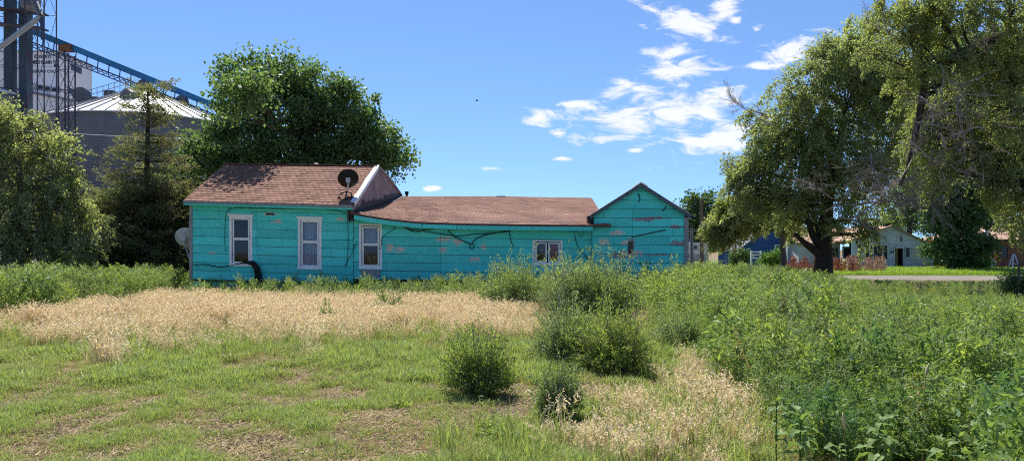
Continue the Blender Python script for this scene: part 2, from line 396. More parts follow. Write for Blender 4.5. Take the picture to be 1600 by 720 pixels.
def clip_poly(poly, a, b, c):                 # keep a*x + b*z + c >= 0
    out = []
    for i in range(len(poly)):
        p, q = poly[i], poly[(i + 1) % len(poly)]
        dp = a * p[0] + b * p[1] + c; dq = a * q[0] + b * q[1] + c
        if dp >= 0: out.append(p)
        if (dp >= 0) != (dq >= 0):
            t = dp / (dp - dq); out.append((p[0] + (q[0] - p[0]) * t, p[1] + (q[1] - p[1]) * t))
    return out

def add_board(poly, zlo, zhi, y0, warp, wall, mat=None, th=0.012, lap=0.026):
    if len(poly) < 3: return
    area = abs(sum(poly[i][0] * poly[(i + 1) % len(poly)][1] - poly[(i + 1) % len(poly)][0] * poly[i][1] for i in range(len(poly)))) / 2
    if area < 0.004: return
    mb = MB(); n = len(poly)
    j = random.uniform(-0.003, 0.004)
    fr = [(x, y0 - th - j - lap * (zhi - z) / (zhi - zlo), warp(x, z)) for x, z in poly]
    bk = [(x, y0, warp(x, z)) for x, z in poly]
    mb.add(fr + bk, [tuple(range(n)), tuple(range(2 * n - 1, n - 1, -1))] + [(i, i + n, (i + 1) % n + n, (i + 1) % n) for i in range(n)])
    return mb.build('siding_board', mat or TEAL, wall)

def siding(x0, x1, zb, zt, row, joints, wins, y0, warp, wall, clips=()):
    k = 0; z = zb
    while z < zt - 0.02:
        z1 = min(z + row, zt)
        cuts = [x0] + sorted(q for q in joints[k % len(joints)] if x0 < q < x1) + [x1]
        segs = []
        for a, b in zip(cuts[:-1], cuts[1:]):
            spans = [(a, b)]
            for w0, w1, v0, v1 in wins:
                if v1 <= z or v0 >= z1: continue
                ns = []
                for s, e in spans:
                    if w1 <= s or w0 >= e: ns.append((s, e)); continue
                    if w0 > s: ns.append((s, w0))
                    if w1 < e: ns.append((w1, e))
                    ss, ee = max(s, w0), min(e, w1)
                    if v0 > z + 0.03: segs.append((ss, ee, z, v0))
                    if v1 < z1 - 0.03: segs.append((ss, ee, v1, z1))
                spans = ns
            segs += [(s, e, z, z1) for s, e in spans]
        for s, e, a, b in segs:
            g = 0.0045; lift = random.uniform(0.006, 0.014); tilt = random.uniform(-0.004, 0.004)  # gaps bare the dark core in place of lap shadows
            poly = [(s + g, a + lift), (e - g, a + lift + tilt), (e - g, b - 0.002), (s + g, b - 0.002)]
            for c in clips: poly = clip_poly(poly, *c)
            add_board(poly, z, z1, y0, warp, wall)
        z = z1; k += 1

def sheathing(name, x0, x1, zb, zt, wins, y0, warp, th=0.10, clips=(), mat=SHEATH):
    """wall core with real openings where the windows are"""
    xs = sorted({x0, x1, *[w for q in wins for w in q[:2]]}); zs = sorted({zb, zt, *[w for q in wins for w in q[2:]]})
    mb = MB()
    for a, b in zip(xs[:-1], xs[1:]):
        for c, d in zip(zs[:-1], zs[1:]):
            if any(w0 <= a + 1e-6 and w1 >= b - 1e-6 and v0 <= c + 1e-6 and v1 >= d - 1e-6 for w0, w1, v0, v1 in wins): continue
            poly = [(a, c), (b, c), (b, d), (a, d)]
            for k in clips: poly = clip_poly(poly, *k)
            if len(poly) < 3: continue
            n = len(poly)
            f = [(x, y0, warp(x, z)) for x, z in poly]; k2 = [(x, y0 + th, warp(x, z)) for x, z in poly]
            mb.add(f + k2, [tuple(range(n)), tuple(range(2 * n - 1, n - 1, -1))] + [(i, i + n, (i + 1) % n + n, (i + 1) % n) for i in range(n)])
    return mb.build(name, mat, house)

def window(w, y0, warp, head=True, slider=False, curtains=('dark', 'dark'), lab=None):
    """double-hung window: casing > sashes, panes and curtains; the whole hangs in the opening w"""
    x0, x1, z0, z1 = w
    def quad(mb, a, b, c, d, ya, yb):
        mb.hexa([(a, ya, warp(a, c)), (b, ya, warp(b, c)), (b, yb, warp(b, c)), (a, yb, warp(a, c)), (a, ya, warp(a, d)), (b, ya, warp(b, d)), (b, yb, warp(b, d)), (a, yb, warp(a, d))])
    t = 0.06 if not slider else 0.05
    mb = MB(); ya, yb = y0 - 0.05, y0 + 0.02
    quad(mb, x0 - 0.02, x0 + t, z0, z1 - t, ya, yb); quad(mb, x1 - t, x1 + 0.02, z0, z1 - t, ya, yb)
    quad(mb, x0 - 0.02, x1 + 0.02, z1 - t, z1, ya, yb)
    quad(mb, x0 + t, x1 - t, z0, z0 + 0.05, ya + 0.01, yb)
    win = mb.build('window', WHITE, house)
    if lab: win['label'] = lab
    if head:
        mb = MB(); quad(mb, x0 - 0.07, x1 + 0.07, z1, z1 + 0.055, ya - 0.035, yb); quad(mb, x0 - 0.03, x1 + 0.03, z1 - t - 0.03, z1 - t, ya - 0.012, ya)
        mb.build('head_trim', WHITE, win)
    mb = MB(); quad(mb, x0 - 0.03, x1 + 0.03, z0 - 0.05, z0, ya - 0.03, yb); mb.build('sill', WHITE, win)
    ix0, ix1, iz0, iz1 = x0 + t + 0.022, x1 - t - 0.022, z0 + 0.055, z1 - t - 0.03
    if slider: halves = [(ix0, (ix0 + ix1) / 2 - 0.02, iz0, iz1, 0.0), ((ix0 + ix1) / 2 + 0.02, ix1, iz0, iz1, 0.0)]
    else:
        zm = (iz0 + iz1) / 2 + 0.06; halves = [(ix0, ix1, zm, iz1, 0.0), (ix0, ix1, iz0, zm, 0.02)]
    s = 0.05
    for (a, b, c, d, off), cur in zip(halves, curtains):
        fy, by = y0 - 0.028 + off, y0 + 0.004 + off
        mb = MB(); quad(mb, a, a + s, c, d, fy, by); quad(mb, b - s, b, c, d, fy, by)
        quad(mb, a + s, b - s, d - s * 0.8, d, fy, by); quad(mb, a + s, b - s, c, c + s * 0.9, fy, by)
        sash = mb.build('sash', WHITE, win)
        mb = MB(); quad(mb, a + s, b - s, c + s * 0.9, d - s * 0.8, fy + 0.012, fy + 0.018); mb.build('pane', GLASS, win)
        if cur in ('lace', 'red'):
            mb = MB(); nn = 17; xs = np.linspace(a + 0.01, b - 0.01, nn); cy0 = y0 + 0.10 + off
            for i in range(nn - 1):
                ya_, yb_ = cy0 + 0.018 * math.sin(i * 2.2 + a), cy0 + 0.018 * math.sin((i + 1) * 2.2 + a)
                mb.face([(xs[i], ya_, warp(xs[i], c)), (xs[i + 1], yb_, warp(xs[i + 1], c)), (xs[i + 1], yb_, warp(xs[i + 1], d)), (xs[i], ya_, warp(xs[i], d))])
            mb.build('curtain', LACE if cur == 'lace' else REDCUR, win, smooth=True)
        if cur == 'junk':
            mb = MB(); mb.bar((a + 0.05, y0 + 0.2, warp(a, c + 0.5)), (a + 0.3, y0 + 0.24, warp(a, c)), 0.05)
            mb.bar((a + 0.12, y0 + 0.22, warp(a, c + 0.3)), (b, y0 + 0.22, warp(a, c + 0.33)), 0.03); mb.bar((b - 0.2, y0 + 0.21, warp(a, c)), (b - 0.2, y0 + 0.21, warp(a, c + 0.3)), 0.03)
            mb.build('stored_timber', JUNK, win)
    return win

# --- left wing (settled: everything runs slightly downhill to the right)
LX0, LX1 = X_(298, HY), X_(552, HY)
wl_ = lambda x, z: z - 0.028 * (x - LX0)
ZB, ZT = 0.66, 3.28
W1 = (X_(360, HY), X_(394, HY), Z_(413, HY) + 0.04, Z_(337, HY) + 0.04)
W2 = (X_(467, HY), X_(502, HY), Z_(418.5, HY) + 0.11, Z_(341, HY) + 0.11)
wallL = sheathing('left_front_wall', LX0, LX1, ZB - 0.08, ZT, [W1, W2], HY, wl_)
siding(LX0 + 0.07, LX1, ZB, ZT, 0.291, [[-8.62], [-8.62], [-8.6], [-8.62, -6.1], [-8.6], [-8.62]], [W1, W2], HY, wl_, wallL)
window(W1, HY, wl_, True, curtains=('dark', 'dark'))
window(W2, HY, wl_, True, curtains=('lace', 'lace'), lab='tall window with grey lace curtains')
def wquad(x0, x1, y0, y1, z0, z1, warp, name, mat, parent=None):
    mb = MB(); mb.hexa([(x0, y0, warp(x0, z0)), (x1, y0, warp(x1, z0)), (x1, y1, warp(x1, z0)), (x0, y1, warp(x0, z0)), (x0, y0, warp(x0, z1)), (x1, y0, warp(x1, z1)), (x1, y1, warp(x1, z1)), (x0, y1, warp(x0, z1))])
    return mb.build(name, mat, parent or house)
wquad(LX0 - 0.03, LX0 + 0.07, HY - 0.045, HY + 0.06, ZB - 0.1, ZT, wl_, 'corner_board', GREYW)
# torn broken siding hole with pale fibre above the windows
mb = MB()
for k in range(5):
    cx = X_(416 + k * 2.6, HY); z = wl_(cx, Z_(333.5, HY) + 0.05); mb.box(cx, cx + 0.045, HY - 0.045, HY - 0.02, z - 0.02 - 0.01 * (k % 2), z + 0.03)
mb.build('torn_hole', BLACKM, house)

# ridge and rake lines of the left wing
RYa = 28.5
def LZ_ridge(x): return Z_(257.0, RYa) - (x - X_(350, RYa)) * 0.012
EYf = 24.52
def left_surf(s, t):        # s along the eave 0..1, t eave..ridge 0..1
    xe = X_(286, EYf) * (1 - s) + (LX1 + 0.06) * s; xr = X_(350, RYa) * (1 - s) + X_(590.5, RYa) * s
    ze = wl_(xe, ZT - 0.015) - 0.0; zr = LZ_ridge(xr)
    x = xe * (1 - t) + xr * t; y = EYf * (1 - t) + RYa * t; z = ze * (1 - t) + zr * t
    z -= 0.05 * math.sin(math.pi * t) * math.sin(math.pi * s)
    return Vector((x, y, z))

def roof_slab(name, surf, th, nu, nv, mat):
    mb = MB(); top = [[surf(i / nu, j / nv) for i in range(nu + 1)] for j in range(nv + 1)]
    for j in range(nv):
        for i in range(nu):
            a, b, c, d = top[j][i], top[j][i + 1], top[j + 1][i + 1], top[j + 1][i]
            mb.face([a, b, c, d]); dn = Vector((0, 0, -th)); mb.face([d + dn, c + dn, b + dn, a + dn])
    for seq in (top[0], [r[-1] for r in top], list(reversed(top[-1])), [r[0] for r in reversed(top)]):
        for a, b in zip(seq[:-1], seq[1:]):
            dn = Vector((0, 0, -th)); mb.face([a + dn, b + dn, b, a])
    return mb.build(name, mat, house)

def shingle_field(surf, rows, cols, mat, parent, thick=0.014, over=0.4, jit=0.012, skip=0.0):
    mb = MB(); e = 1e-3
    for r in range(rows):
        t0, t1 = r / rows, min(1.0, (r + 1 + over) / rows)
        off = 0.5 * (r % 2) + random.uniform(-0.12, 0.12)
        for c in range(-1, cols + 1):
            a, b = (c + off) / cols, (c + off + 1) / cols
            a = max(0.0, a); b = min(1.0, b)
            if b - a < 0.15 / cols or random.random() < skip: continue
            g = 0.035 / cols; dt = random.uniform(-1, 1) * jit / 1.0
            p0, p1 = surf(a + g, max(0, t0 + dt / rows * 6)), surf(b - g, max(0, t0 + dt / rows * 6)); q0, q1 = surf(a + g, t1), surf(b - g, t1)
            nrm = (p1 - p0).cross(q0 - p0).normalized()
            k0 = nrm * (thick * 1.7 + random.uniform(0, 0.006)); k1 = nrm * 0.004
            mb.hexa([p0 + nrm * 0.003, p1 + nrm * 0.003, q1, q0, p0 + k0, p1 + k0, q1 + k1, q0 + k1])
    return tag(mb.build('shingle_courses', mat, parent), kind='stuff')

roofL = roof_slab('left_roof', left_surf, 0.07, 14, 10, UNDER)
shingle_field(left_surf, 17, 27, SHINGLE, roofL)
# ridge cap, fascia and drip edge
mb = MB()
for k in range(24):
    a, b = left_surf(k / 24, 1.0), left_surf(min(1, (k + 1.15) / 24), 1.0); mb.bar(a + Vector((0, 0, 0.03)), b + Vector((0, 0, 0.022)), 0.22, 0.03)
mb.build('ridge_cap', SHINGLE, roofL)
for nm, m_, dz0, dz1, dy in (('fascia_board', TEAL, -0.13, -0.055, 0.05), ('drip_edge', GREYW, -0.06, 0.012, 0.0)):
    mb = MB(); n = 12
    for k in range(n):
        a, b = left_surf(k / n, 0), left_surf((k + 1) / n, 0); w = random.uniform(-0.008, 0.008) if nm == 'drip_edge' else 0
        mb.hexa([(a.x, a.y - 0.02 + dy, a.z + dz0 + w), (b.x, b.y - 0.02 + dy, b.z + dz0 + w), (b.x, b.y + 0.05 + dy, b.z + dz0 + w), (a.x, a.y + 0.05 + dy, a.z + dz0 + w),
                 (a.x, a.y - 0.02 + dy, a.z + dz1), (b.x, b.y - 0.02 + dy, b.z + dz1), (b.x, b.y + 0.05 + dy, b.z + dz1), (a.x, a.y + 0.05 + dy, a.z + dz1)])
    mb.build(nm, m_, roofL)
# soffit
p, q = left_surf(0, 0), left_surf(1, 0)
mb = MB(); mb.face([(p.x, EYf + 0.04, p.z - 0.125), (q.x, EYf + 0.04, q.z - 0.125), (q.x, HY + 0.02, q.z - 0.125), (p.x, HY + 0.02, p.z - 0.125)]); mb.build('soffit', TEAL, house)
# back slope (long, shallow), side and back walls of the left wing
BYa, BYb = 33.0, 37.5
gx = lambda y: -5.35 + 0.05 * (y - 25)
zb1 = Z_(305, BYa)
mb = MB()
r0, r1 = left_surf(0, 1), left_surf(1, 1)
mb.face([r0, r1, (gx(BYa), BYa, zb1), (r0.x, BYa, zb1)]); mb.face([(r0.x, BYa, zb1), (gx(BYa), BYa, zb1), (gx(BYb), BYb, zb1 - 0.9), (r0.x, BYb, zb1 - 0.9)])
mb.build('rear_roof', SHINGLE, house)
mb = MB()
mb.face([(LX0, HY + 0.05, 0), (LX0, HY + 0.05, 3.2), (LX0, RYa, 4.72), (LX0, BYa, 3.9), (LX0, BYb, 3.0), (LX0, BYb, 0)])
mb.face([(LX0, BYb, 0), (LX0, BYb, 3.05), (6.0, BYb, 3.05), (6.0, BYb, 0)])
mb.face([(5.97, HY, 0), (5.97, BYb, 0), (5.97, BYb, 2.3), (5.97, HY, 2.7)])
mb.build('rear_wall', SHEATH, house)
wquad(LX0 + 0.2, 5.9, HY + 1.6, HY + 1.7, 0.1, 2.25, lambda x, z: z, 'dark_room_backing', DARKIN)  # near-black sheet, the shade of the room put into its colour

# --- middle wing
MX0, MX1 = LX1 + 0.004, X_(925, HY)
EY = 24.55
eave_px = [553, 575, 600, 630, 660, 700, 750, 850, 930]; eave_py = [333.5, 337.5, 341.5, 345, 347.5, 349, 350.2, 351.4, 352]
def eave_z(x): return float(Z_(np.interp(CX + x / EY * F, eave_px, eave_py), EY))
MY = 33.0
def mid_z(x, y):
    t = (y - EY) / (MY - EY)
    zr = Z_(np.interp(CX + x / MY * F, [600, 640, 780, 860, 960], [305.5, 307, 306.5, 308.3, 309.5]), MY)
    return eave_z(x) * (1 - t) + zr * t - 0.035 * math.sin(math.pi * t) + 0.018 * math.sin(x * 2.1 + y) * math.sin(math.pi * t)
def mid_surf(s, t):
    y = EY * (1 - t) + MY * t
    x0 = gx(y) + 0.01; x1 = 3.3 + 0.25 * t
    x = x0 * (1 - s) + x1 * s
    return Vector((x, y, mid_z(x, y)))
W3 = (X_(562, HY), X_(596, HY), Z_(418, HY), Z_(350, HY))
W4 = (X_(833, HY), X_(878, HY), Z_(412, HY), Z_(375, HY))
wm_ = lambda x, z: z - 0.014 * (x - MX0)
ztop = 2.66
W3u = (W3[0], W3[1], W3[2] + 0.006, W3[3] + 0.006); W4u = (W4[0], W4[1], W4[2] + 0.014 * (W4[0] - MX0), W4[3] + 0.014 * (W4[0] - MX0))
wallM = sheathing('middle_front_wall', MX0, MX1, 0.6, ztop, [W3u, W4u], HY + 0.03, wm_)
siding(MX0, MX1, 0.66, ztop, 0.286, [[-2.42], [-2.4], [-2.42, 1.9], [-2.4, 0.2], [-2.42], [-2.42]], [W3u, W4u], HY + 0.03, wm_, wallM)
window(W3u, HY + 0.03, wm_, False, curtains=('lace', 'junk'), lab='tall window under the low eave with timber stored behind the lower pane')
window(W4u, HY + 0.03, wm_, False, slider=True, curtains=('dark', 'red'), lab='small sliding window with a red curtain on one side')
# black sheet as painted shade below the floor, and broken skirting under the third window
wquad(-5.3, 2.6, HY + 0.3, HY + 0.36, 0.0, 0.7, lambda x, z: z, 'crawl_space_shade', BLACKM)
for k in range(9):
    x = -4.9 + k * 0.82
    wquad(x, x + random.uniform(0.45, 0.8), HY + 0.06, HY + 0.09, 0.0, random.uniform(0.35, 0.62), lambda x, z: z, 'skirting_board', GREYW if k % 3 else TEAL)
wquad(LX0, LX1, HY + 0.04, HY + 0.1, 0.0, 0.62, lambda x, z: z, 'skirting_board', TEAL)
wquad(-5.1, -4.45, HY - 0.03, HY - 0.01, 0.72, 1.0, lambda x, z: z, 'bare_board', GREYW)
roofM = roof_slab('middle_roof', mid_surf, 0.05, 24, 10, UNDER)
shingle_field(mid_surf, 30, 30, SHINGLE2, roofM, thick=0.010, jit=0.02)
for a_, b_ in ((553, 660), (660.6, 713), (713.6, 926)):
    mb = MB(); n = 10
    for k in range(n):
        xa, xb = X_(a_ + (b_ - a_) * k / n, EY), X_(a_ + (b_ - a_) * (k + 1) / n, EY); za, zb_ = eave_z(xa) - 0.052, eave_z(xb) - 0.052
        o_ = 0.012 if a_ == 660.6 else 0
        mb.hexa([(xa, EY - 0.01 - o_, za - 0.14), (xb, EY - 0.01 - o_, zb_ - 0.14), (xb, EY + 0.03, zb_ - 0.14), (xa, EY + 0.03, za - 0.14), (xa, EY - 0.01 - o_, za), (xb, EY - 0.01 - o_, zb_), (xb, EY + 0.03, zb_), (xa, EY + 0.03, za)])
    mb.build('fascia_board', TEAL, roofM)
mb = MB(); n = 20
for k in range(n):
    xa, xb = MX0 + (MX1 - MX0) * k / n, MX0 + (MX1 - MX0) * (k + 1) / n
    mb.face([(xa, EY + 0.03, eave_z(xa) - 0.17), (xb, EY + 0.03, eave_z(xb) - 0.17), (xb, HY + 0.04, eave_z(xb) - 0.17), (xa, HY + 0.04, eave_z(xa) - 0.17)])
mb.build('soffit', TEAL, house)
mb = MB()
mb.face([mid_surf(0, 1), mid_surf(1, 1), (3.6, BYb, 2.9), (gx(BYb), BYb, 2.9)]); mb.build('rear_roof', SHINGLE2, house)
# ridge vent box and stove pipe
v = at(783, 308, MY - 0.3)
mb = MB(); mb.box(v[0] - 0.17, v[0] + 0.17, v[1], v[1] + 0.3, v[2] - 0.12, v[2] + 0.03); mb.box(v[0] - 0.2, v[0] + 0.2, v[1] - 0.04, v[1] + 0.34, v[2] + 0.03, v[2] + 0.055); mb.build('roof_vent', GALV, roofM)
v = at(635.5, 303, MY + 0.2)
mb = MB(); mb.revolve((v[0], v[1], v[2] - 0.3), [(0.055, 0), (0.055, 0.28), (0.085, 0.28), (0.085, 0.41), (0.0, 0.42)], 12); mb.build('vent_pipe', BLACKM, roofM)
v = at(494, 257, RYa + 0.2)
mb = MB(); mb.revolve((v[0], v[1], v[2] - 0.1), [(0.09, 0), (0.10, 0.1), (0.05, 0.16), (0.0, 0.17)], 10); mb.build('ridge_pipe_cap', M('pinkish_cap', (0.6, 0.42, 0.4)), roofL)

# --- gable end of the left wing above the middle roof
ys_ = [24.62, 25.6, 26.6, 27.6, 28.5, 29.6, 30.7, 31.9, 33.0]
def rake_z(y):
    if y <= RYa: return left_surf(1, (y - EYf) / (RYa - EYf)).z - 0.03
    return left_surf(1, 1).z + (zb1 - left_surf(1, 1).z) * (y - RYa) / (BYa - RYa) + 0.06 * math.sin(math.pi * (y - RYa) / (BYa - RYa)) - 0.02
gab = MB()
for a, b in zip(ys_[:-1], ys_[1:]):
    xa, xb = gx(a), gx(b)
    gab.face([(xa, a, mid_z(xa, a) - 0.3), (xb, b, mid_z(xb, b) - 0.3), (xb, b, rake_z(b)), (xa, a, rake_z(a))])
    gab.face([(xb - 0.1, b, mid_z(xb, b) - 0.3), (xa - 0.1, a, mid_z(xa, a) - 0.3), (xa - 0.1, a, rake_z(a)), (xb - 0.1, b, rake_z(b))])
gable = gab.build('gable_end', MAUVE, house)
# overlapping strips of roll siding on it
levels = [0.0, 0.42, 0.80, 1.22, 1.66, 2.2]
for li, (l0, l1) in enumerate(zip(levels[:-1], levels[1:])):
    mb = MB()
    yy = np.linspace(24.7, 32.9, 42)
    for a, b in zip(yy[:-1], yy[1:]):
        def band(y, l): return min(mid_z(gx(y), y) * 0.55 + 0.45 * 3.1 + l * 0.72 + 0.03 * math.sin(y * 2 + l), rake_z(y) - 0.05)
        lo0, lo1 = max(band(a, l0), mid_z(gx(a), a) + 0.02), max(band(b, l0), mid_z(gx(b), b) + 0.02)
        hi0, hi1 = band(a, l1) + 0.02, band(b, l1) + 0.02
        if hi0 - lo0 < 0.01 or hi1 - lo1 < 0.01: continue
        mb.face([(gx(a) + 0.022, a, lo0), (gx(b) + 0.022, b, lo1), (gx(b) + 0.008, b, hi1), (gx(a) + 0.008, a, hi0)])
        mb.face([(gx(a), a, lo0), (gx(b), b, lo1), (gx(b) + 0.022, b, lo1), (gx(a) + 0.022, a, lo0)])
    mb.build('siding_strip', MAUVE, gable)
    if li in (2, 3):
        mb = MB()
        for a, b in zip(yy[:-1], yy[1:]):
            if rake_z(a) - 0.1 < band(a, l0) or rake_z(b) - 0.1 < band(b, l0) or random.random() < 0.15: continue
            mb.bar((gx(a) + 0.026, a, band(a, l0)), (gx(b) + 0.026, b, band(b, l0)), 0.012, 0.016)
        tag(mb.build('chalk_line', M('pale_seam', (0.4, 0.35, 0.35)), gable), kind='stuff')
# uneven black strip along the gable foot, on the wall and the roof
mb = MB(); yy = np.linspace(24.9, 33.0, 60)
for k, (a, b) in enumerate(zip(yy[:-1], yy[1:])):
    f = lambda y: (0.10 + 0.30 * max(0, vnoise(y, 3.3, 2.6, 4) - 0.25) + 0.14 * vnoise(y, 1.3, 7, 9)) * min(1, (y - 24.6) / 1.5) * min(1.0, (33.6 - y) / 2)
    wv = lambda y: 0.10 + 0.22 * vnoise(y, 8.1, 1.1, 6)
    xa, xb = gx(a), gx(b)
    mb.face([(xa + 0.03, a, mid_z(xa, a)), (xb + 0.03, b, mid_z(xb, b)), (xb + 0.03, b, mid_z(xb, b) + f(b)), (xa + 0.03, a, mid_z(xa, a) + f(a))])
    mb.face([(xa + 0.03, a, mid_z(xa, a) + 0.035), (xa + wv(a), a, mid_z(xa + wv(a), a) + 0.035), (xb + wv(b), b, mid_z(xb + wv(b), b) + 0.035), (xb + 0.03, b, mid_z(xb, b) + 0.035)])
mb.build('dark_valley_strip', ROOFBLACK, gable)
a, b = left_surf(1, 0.06), left_surf(1, 1.0)
mb = MB(); nseg = 6
for k in range(nseg):
    p, q = left_surf(1, 0.06 + 0.94 * k / nseg), left_surf(1, 0.06 + 0.94 * (k + 1) / nseg)
    up = Vector((0, 0, 0.045)); w0 = 0.10 + random.uniform(-0.015, 0.02)
    mb.hexa([p + Vector((-w0, 0, 0.0)), p + Vector((0.03, 0, 0.0)), q + Vector((0.03, 0, 0)), q + Vector((-w0, 0, 0)), p + up + Vector((-w0, 0, 0)), p + up + Vector((0.03, 0, 0)), q + up + Vector((0.03, 0, 0)), q + up + Vector((-w0, 0, 0))])
    mb.hexa([p + Vector((0.03, 0, -0.11)), p + Vector((0.045, 0, -0.11)), q + Vector((0.045, 0, -0.11)), q + Vector((0.03, 0, -0.11)), p + up + Vector((0.03, 0, 0)), p + up + Vector((0.045, 0, 0)), q + up + Vector((0.045, 0, 0)), q + up + Vector((0.03, 0, 0))])
mb.build('rake_flashing', METALW, roofL)
mb = MB()
for k in range(8):
    a, b = RYa + (BYa - RYa) * k / 8, RYa + (BYa - RYa) * (k + 1) / 8
    mb.bar((gx(a) + 0.02, a, rake_z(a) + 0.0), (gx(b) + 0.02, b, rake_z(b) + 0.0), 0.1, 0.07)
mb.build('rake_board', GREYW, roofL)

# --- right gable wing
GY = HY - 0.12
AX, AZ = X_(1000, GY), Z_(291.5, GY)
GX0, GX1 = X_(926.5, GY), X_(1074, GY)
EL, ER = Z_(338, GY), Z_(338.5, GY)
sl = (AZ - EL) / (AX - GX0); sr = (AZ - ER) / (GX1 - AX)
clipsG = [(sl, -1, EL - sl * GX0), (-sr, -1, ER + sr * GX1)]
flat = lambda x, z: z
wallG = sheathing('gable_front_wall', GX0, GX1, 0.55, AZ, [], GY, flat, clips=clipsG)
siding(GX0 + 0.02, GX1 - 0.1, 0.595, AZ, 0.302, [[3.2, 5.2], [3.9], [4.06, 5.28], [4.06], [4.06, 5.28, 3.4], [4.06, 5.4], [3.4, 4.06], [3.1, 4.06]], [], GY, flat, wallG, clips=clipsG)
mb = MB(); mb.box(GX1 - 0.11, GX1 + 0.03, GY - 0.06, GY + 0.06, 0.5, ER - 0.02); mb.build('corner_board', GREYW, house)
mb = MB(); mb.box(GX0 - 0.02, GX0 + 0.02, GY - 0.035, GY + 0.03, 0.55, EL - 0.25); mb.build('corner_board', TEAL, house)
mb = MB(); mb.box(GX0, GX0 + 0.03, GY + 0.1, HY + 0.06, 0.55, EL - 0.1); mb.box(GX1 - 0.03, GX1, GY + 0.1, HY + 7, 0.1, ER - 0.1); mb.build('gable_side_wall', TEAL, house)
# roof of the gable wing, dropping a little towards the back
def gz(x, y):
    k = (AZ - sl * (AX - x)) if x < AX else (AZ - sr * (x - AX))
    return k - 0.026 * (y - GY)
roofG = None
for side, (xa, xb) in enumerate(((GX0 - 0.10, AX), (AX, GX1 + 0.09))):
    def gs(s, t, xa=xa, xb=xb): 
        x = xa * (1 - s) + xb * s; y = GY - 0.16 + t * 7.4
        return Vector((x, y, gz(x, y) + 0.10))
    rs = roof_slab('gable_roof', gs, 0.05, 6, 6, SHINGLE2)
    roofG = roofG or rs
BLUEGREY = M('blue_grey_trim', (0.075, 0.115, 0.15), 0.6, 0.25, 5, dark=(0.3, 0.3, 0.3), dfac=0.4)
for p, q in (((GX0 - 0.10, EL - sl * 0.10), (AX, AZ)), ((GX1 + 0.09, ER - sr * 0.09), (AX, AZ))):
    mb = MB(); mb.hexa([(p[0], GY - 0.19, p[1] - 0.03), (q[0], GY - 0.19, q[1] - 0.03), (q[0], GY - 0.15, q[1] - 0.03), (p[0], GY - 0.15, p[1] - 0.03), (p[0], GY - 0.19, p[1] + 0.075), (q[0], GY - 0.19, q[1] + 0.075), (q[0], GY - 0.15, q[1] + 0.075), (p[0], GY - 0.15, p[1] + 0.075)])
    mb.build('rake_board', BLUEGREY, roofG)
    mb = MB(); mb.bar((p[0], GY - 0.14, p[1] + 0.105), (q[0], GY - 0.14, q[1] + 0.105), 0.14, 0.016); mb.build('rake_drip_edge', GALV, roofG)
mb = MB()
for sgn in (-1, 1):
    mb.hexa([(AX, GY - 0.215, AZ + 0.10), (AX + sgn * 0.22, GY - 0.215, AZ - 0.03), (AX + sgn * 0.22, GY + 0.2, AZ - 0.03), (AX, GY + 0.2, AZ + 0.10), (AX, GY - 0.215, AZ + 0.145), (AX + sgn * 0.22, GY - 0.215, AZ + 0.012), (AX + sgn * 0.22, GY + 0.2, AZ + 0.012), (AX, GY + 0.2, AZ + 0.145)])
mb.build('apex_cap', METALW, roofG)
# torn roofing paper at the valley, broken battens and a rotted hole
v = at(921, 340, GY - 0.1)
mb = MB(); mb.box(v[0] - 0.06, v[0] + 0.13, GY - 0.1, GY + 0.2, v[2] - 0.16, v[2] + 0.06); mb.build('rotten_eave_end', ROOFBLACK, roofG)
def batten(a, b, w=0.035, mat=None): 
    mb = MB(); mb.bar(at(a[0], a[1], GY - 0.045), at(b[0], b[1], GY - 0.045), 0.012, w, up=(0, 0, 1)); return mb.build('loose_batten', mat or SHEATH, wallG)
batten((988, 370), (1040, 359)); batten((1035, 330), (1041, 323)); batten((997, 302), (1000, 310)); batten((1000, 310), (998, 316), 0.03)
mb = MB(); z0, z1 = Z_(396, GY), Z_(377, GY); mb.box(X_(981, GY), X_(989, GY), GY - 0.038, GY - 0.02, z0, z1); mb.build('bare_plank', M('bare_brown_plank', (0.11, 0.085, 0.075), 0.9, 0.4, 12, dark=(0.02, 0.02, 0.02)), wallG)
mb = MB(); c = at(984.5, 393, GY - 0.05); mb.revolve(c, [(0.0, -0.012), (0.045, -0.01), (0.05, 0.0)], 10, ax=Matrix.Rotation(R(90), 3, 'X')); mb.build('rotted_hole', BLACKM, wallG)

# --- cables on the front wall
def cable(pts, label, Y=None, r=0.014):
    P = [Vector(at(x, y, Y or (HY - 0.07))) for x, y in pts]
    fine = []
    for i in range(len(P) - 1):
        p0, p1, p2, p3 = P[max(i - 1, 0)], P[i], P[i + 1], P[min(i + 2, len(P) - 1)]
        for k in range(6):
            t = k / 6; fine.append(0.5 * ((2 * p1) + (p2 - p0) * t + (2 * p0 - 5 * p1 + 4 * p2 - p3) * t * t + (3 * p1 - p0 - 3 * p2 + p3) * t ** 3))
    fine.append(P[-1]); mb = MB(); mb.tube(fine, r, 5)
    return tag(mb.build('cable', CABLE), label, 'cable', 'cables strung on the turquoise wall')
cable([(602, 347), (622, 349), (634, 356), (648, 362), (662, 359), (676, 358), (690, 352)], 'black cable sagging in two loops right of the third tall window')
cable([(625, 349), (640, 358), (655, 360), (680, 364), (700, 367), (716, 369), (740, 366), (770, 364), (800, 359)], 'long thin black cable running level across the wall below the sagging eave')
cable([(696, 353), (704, 364), (716, 373), (728, 378), (737, 381), (741, 375), (755, 368), (778, 363), (795, 361), (806, 355)], 'thick black cable hanging in a deep loop in the middle of the wall', r=0.017)
cable([(736, 380), (734, 386), (738, 389), (741, 384), (737, 380)], 'small ring of cable dangling at the bottom of the deep loop')
cable([(795, 361), (797, 370), (799, 378), (802, 386)], 'short cable end hanging down left of the small sliding window')
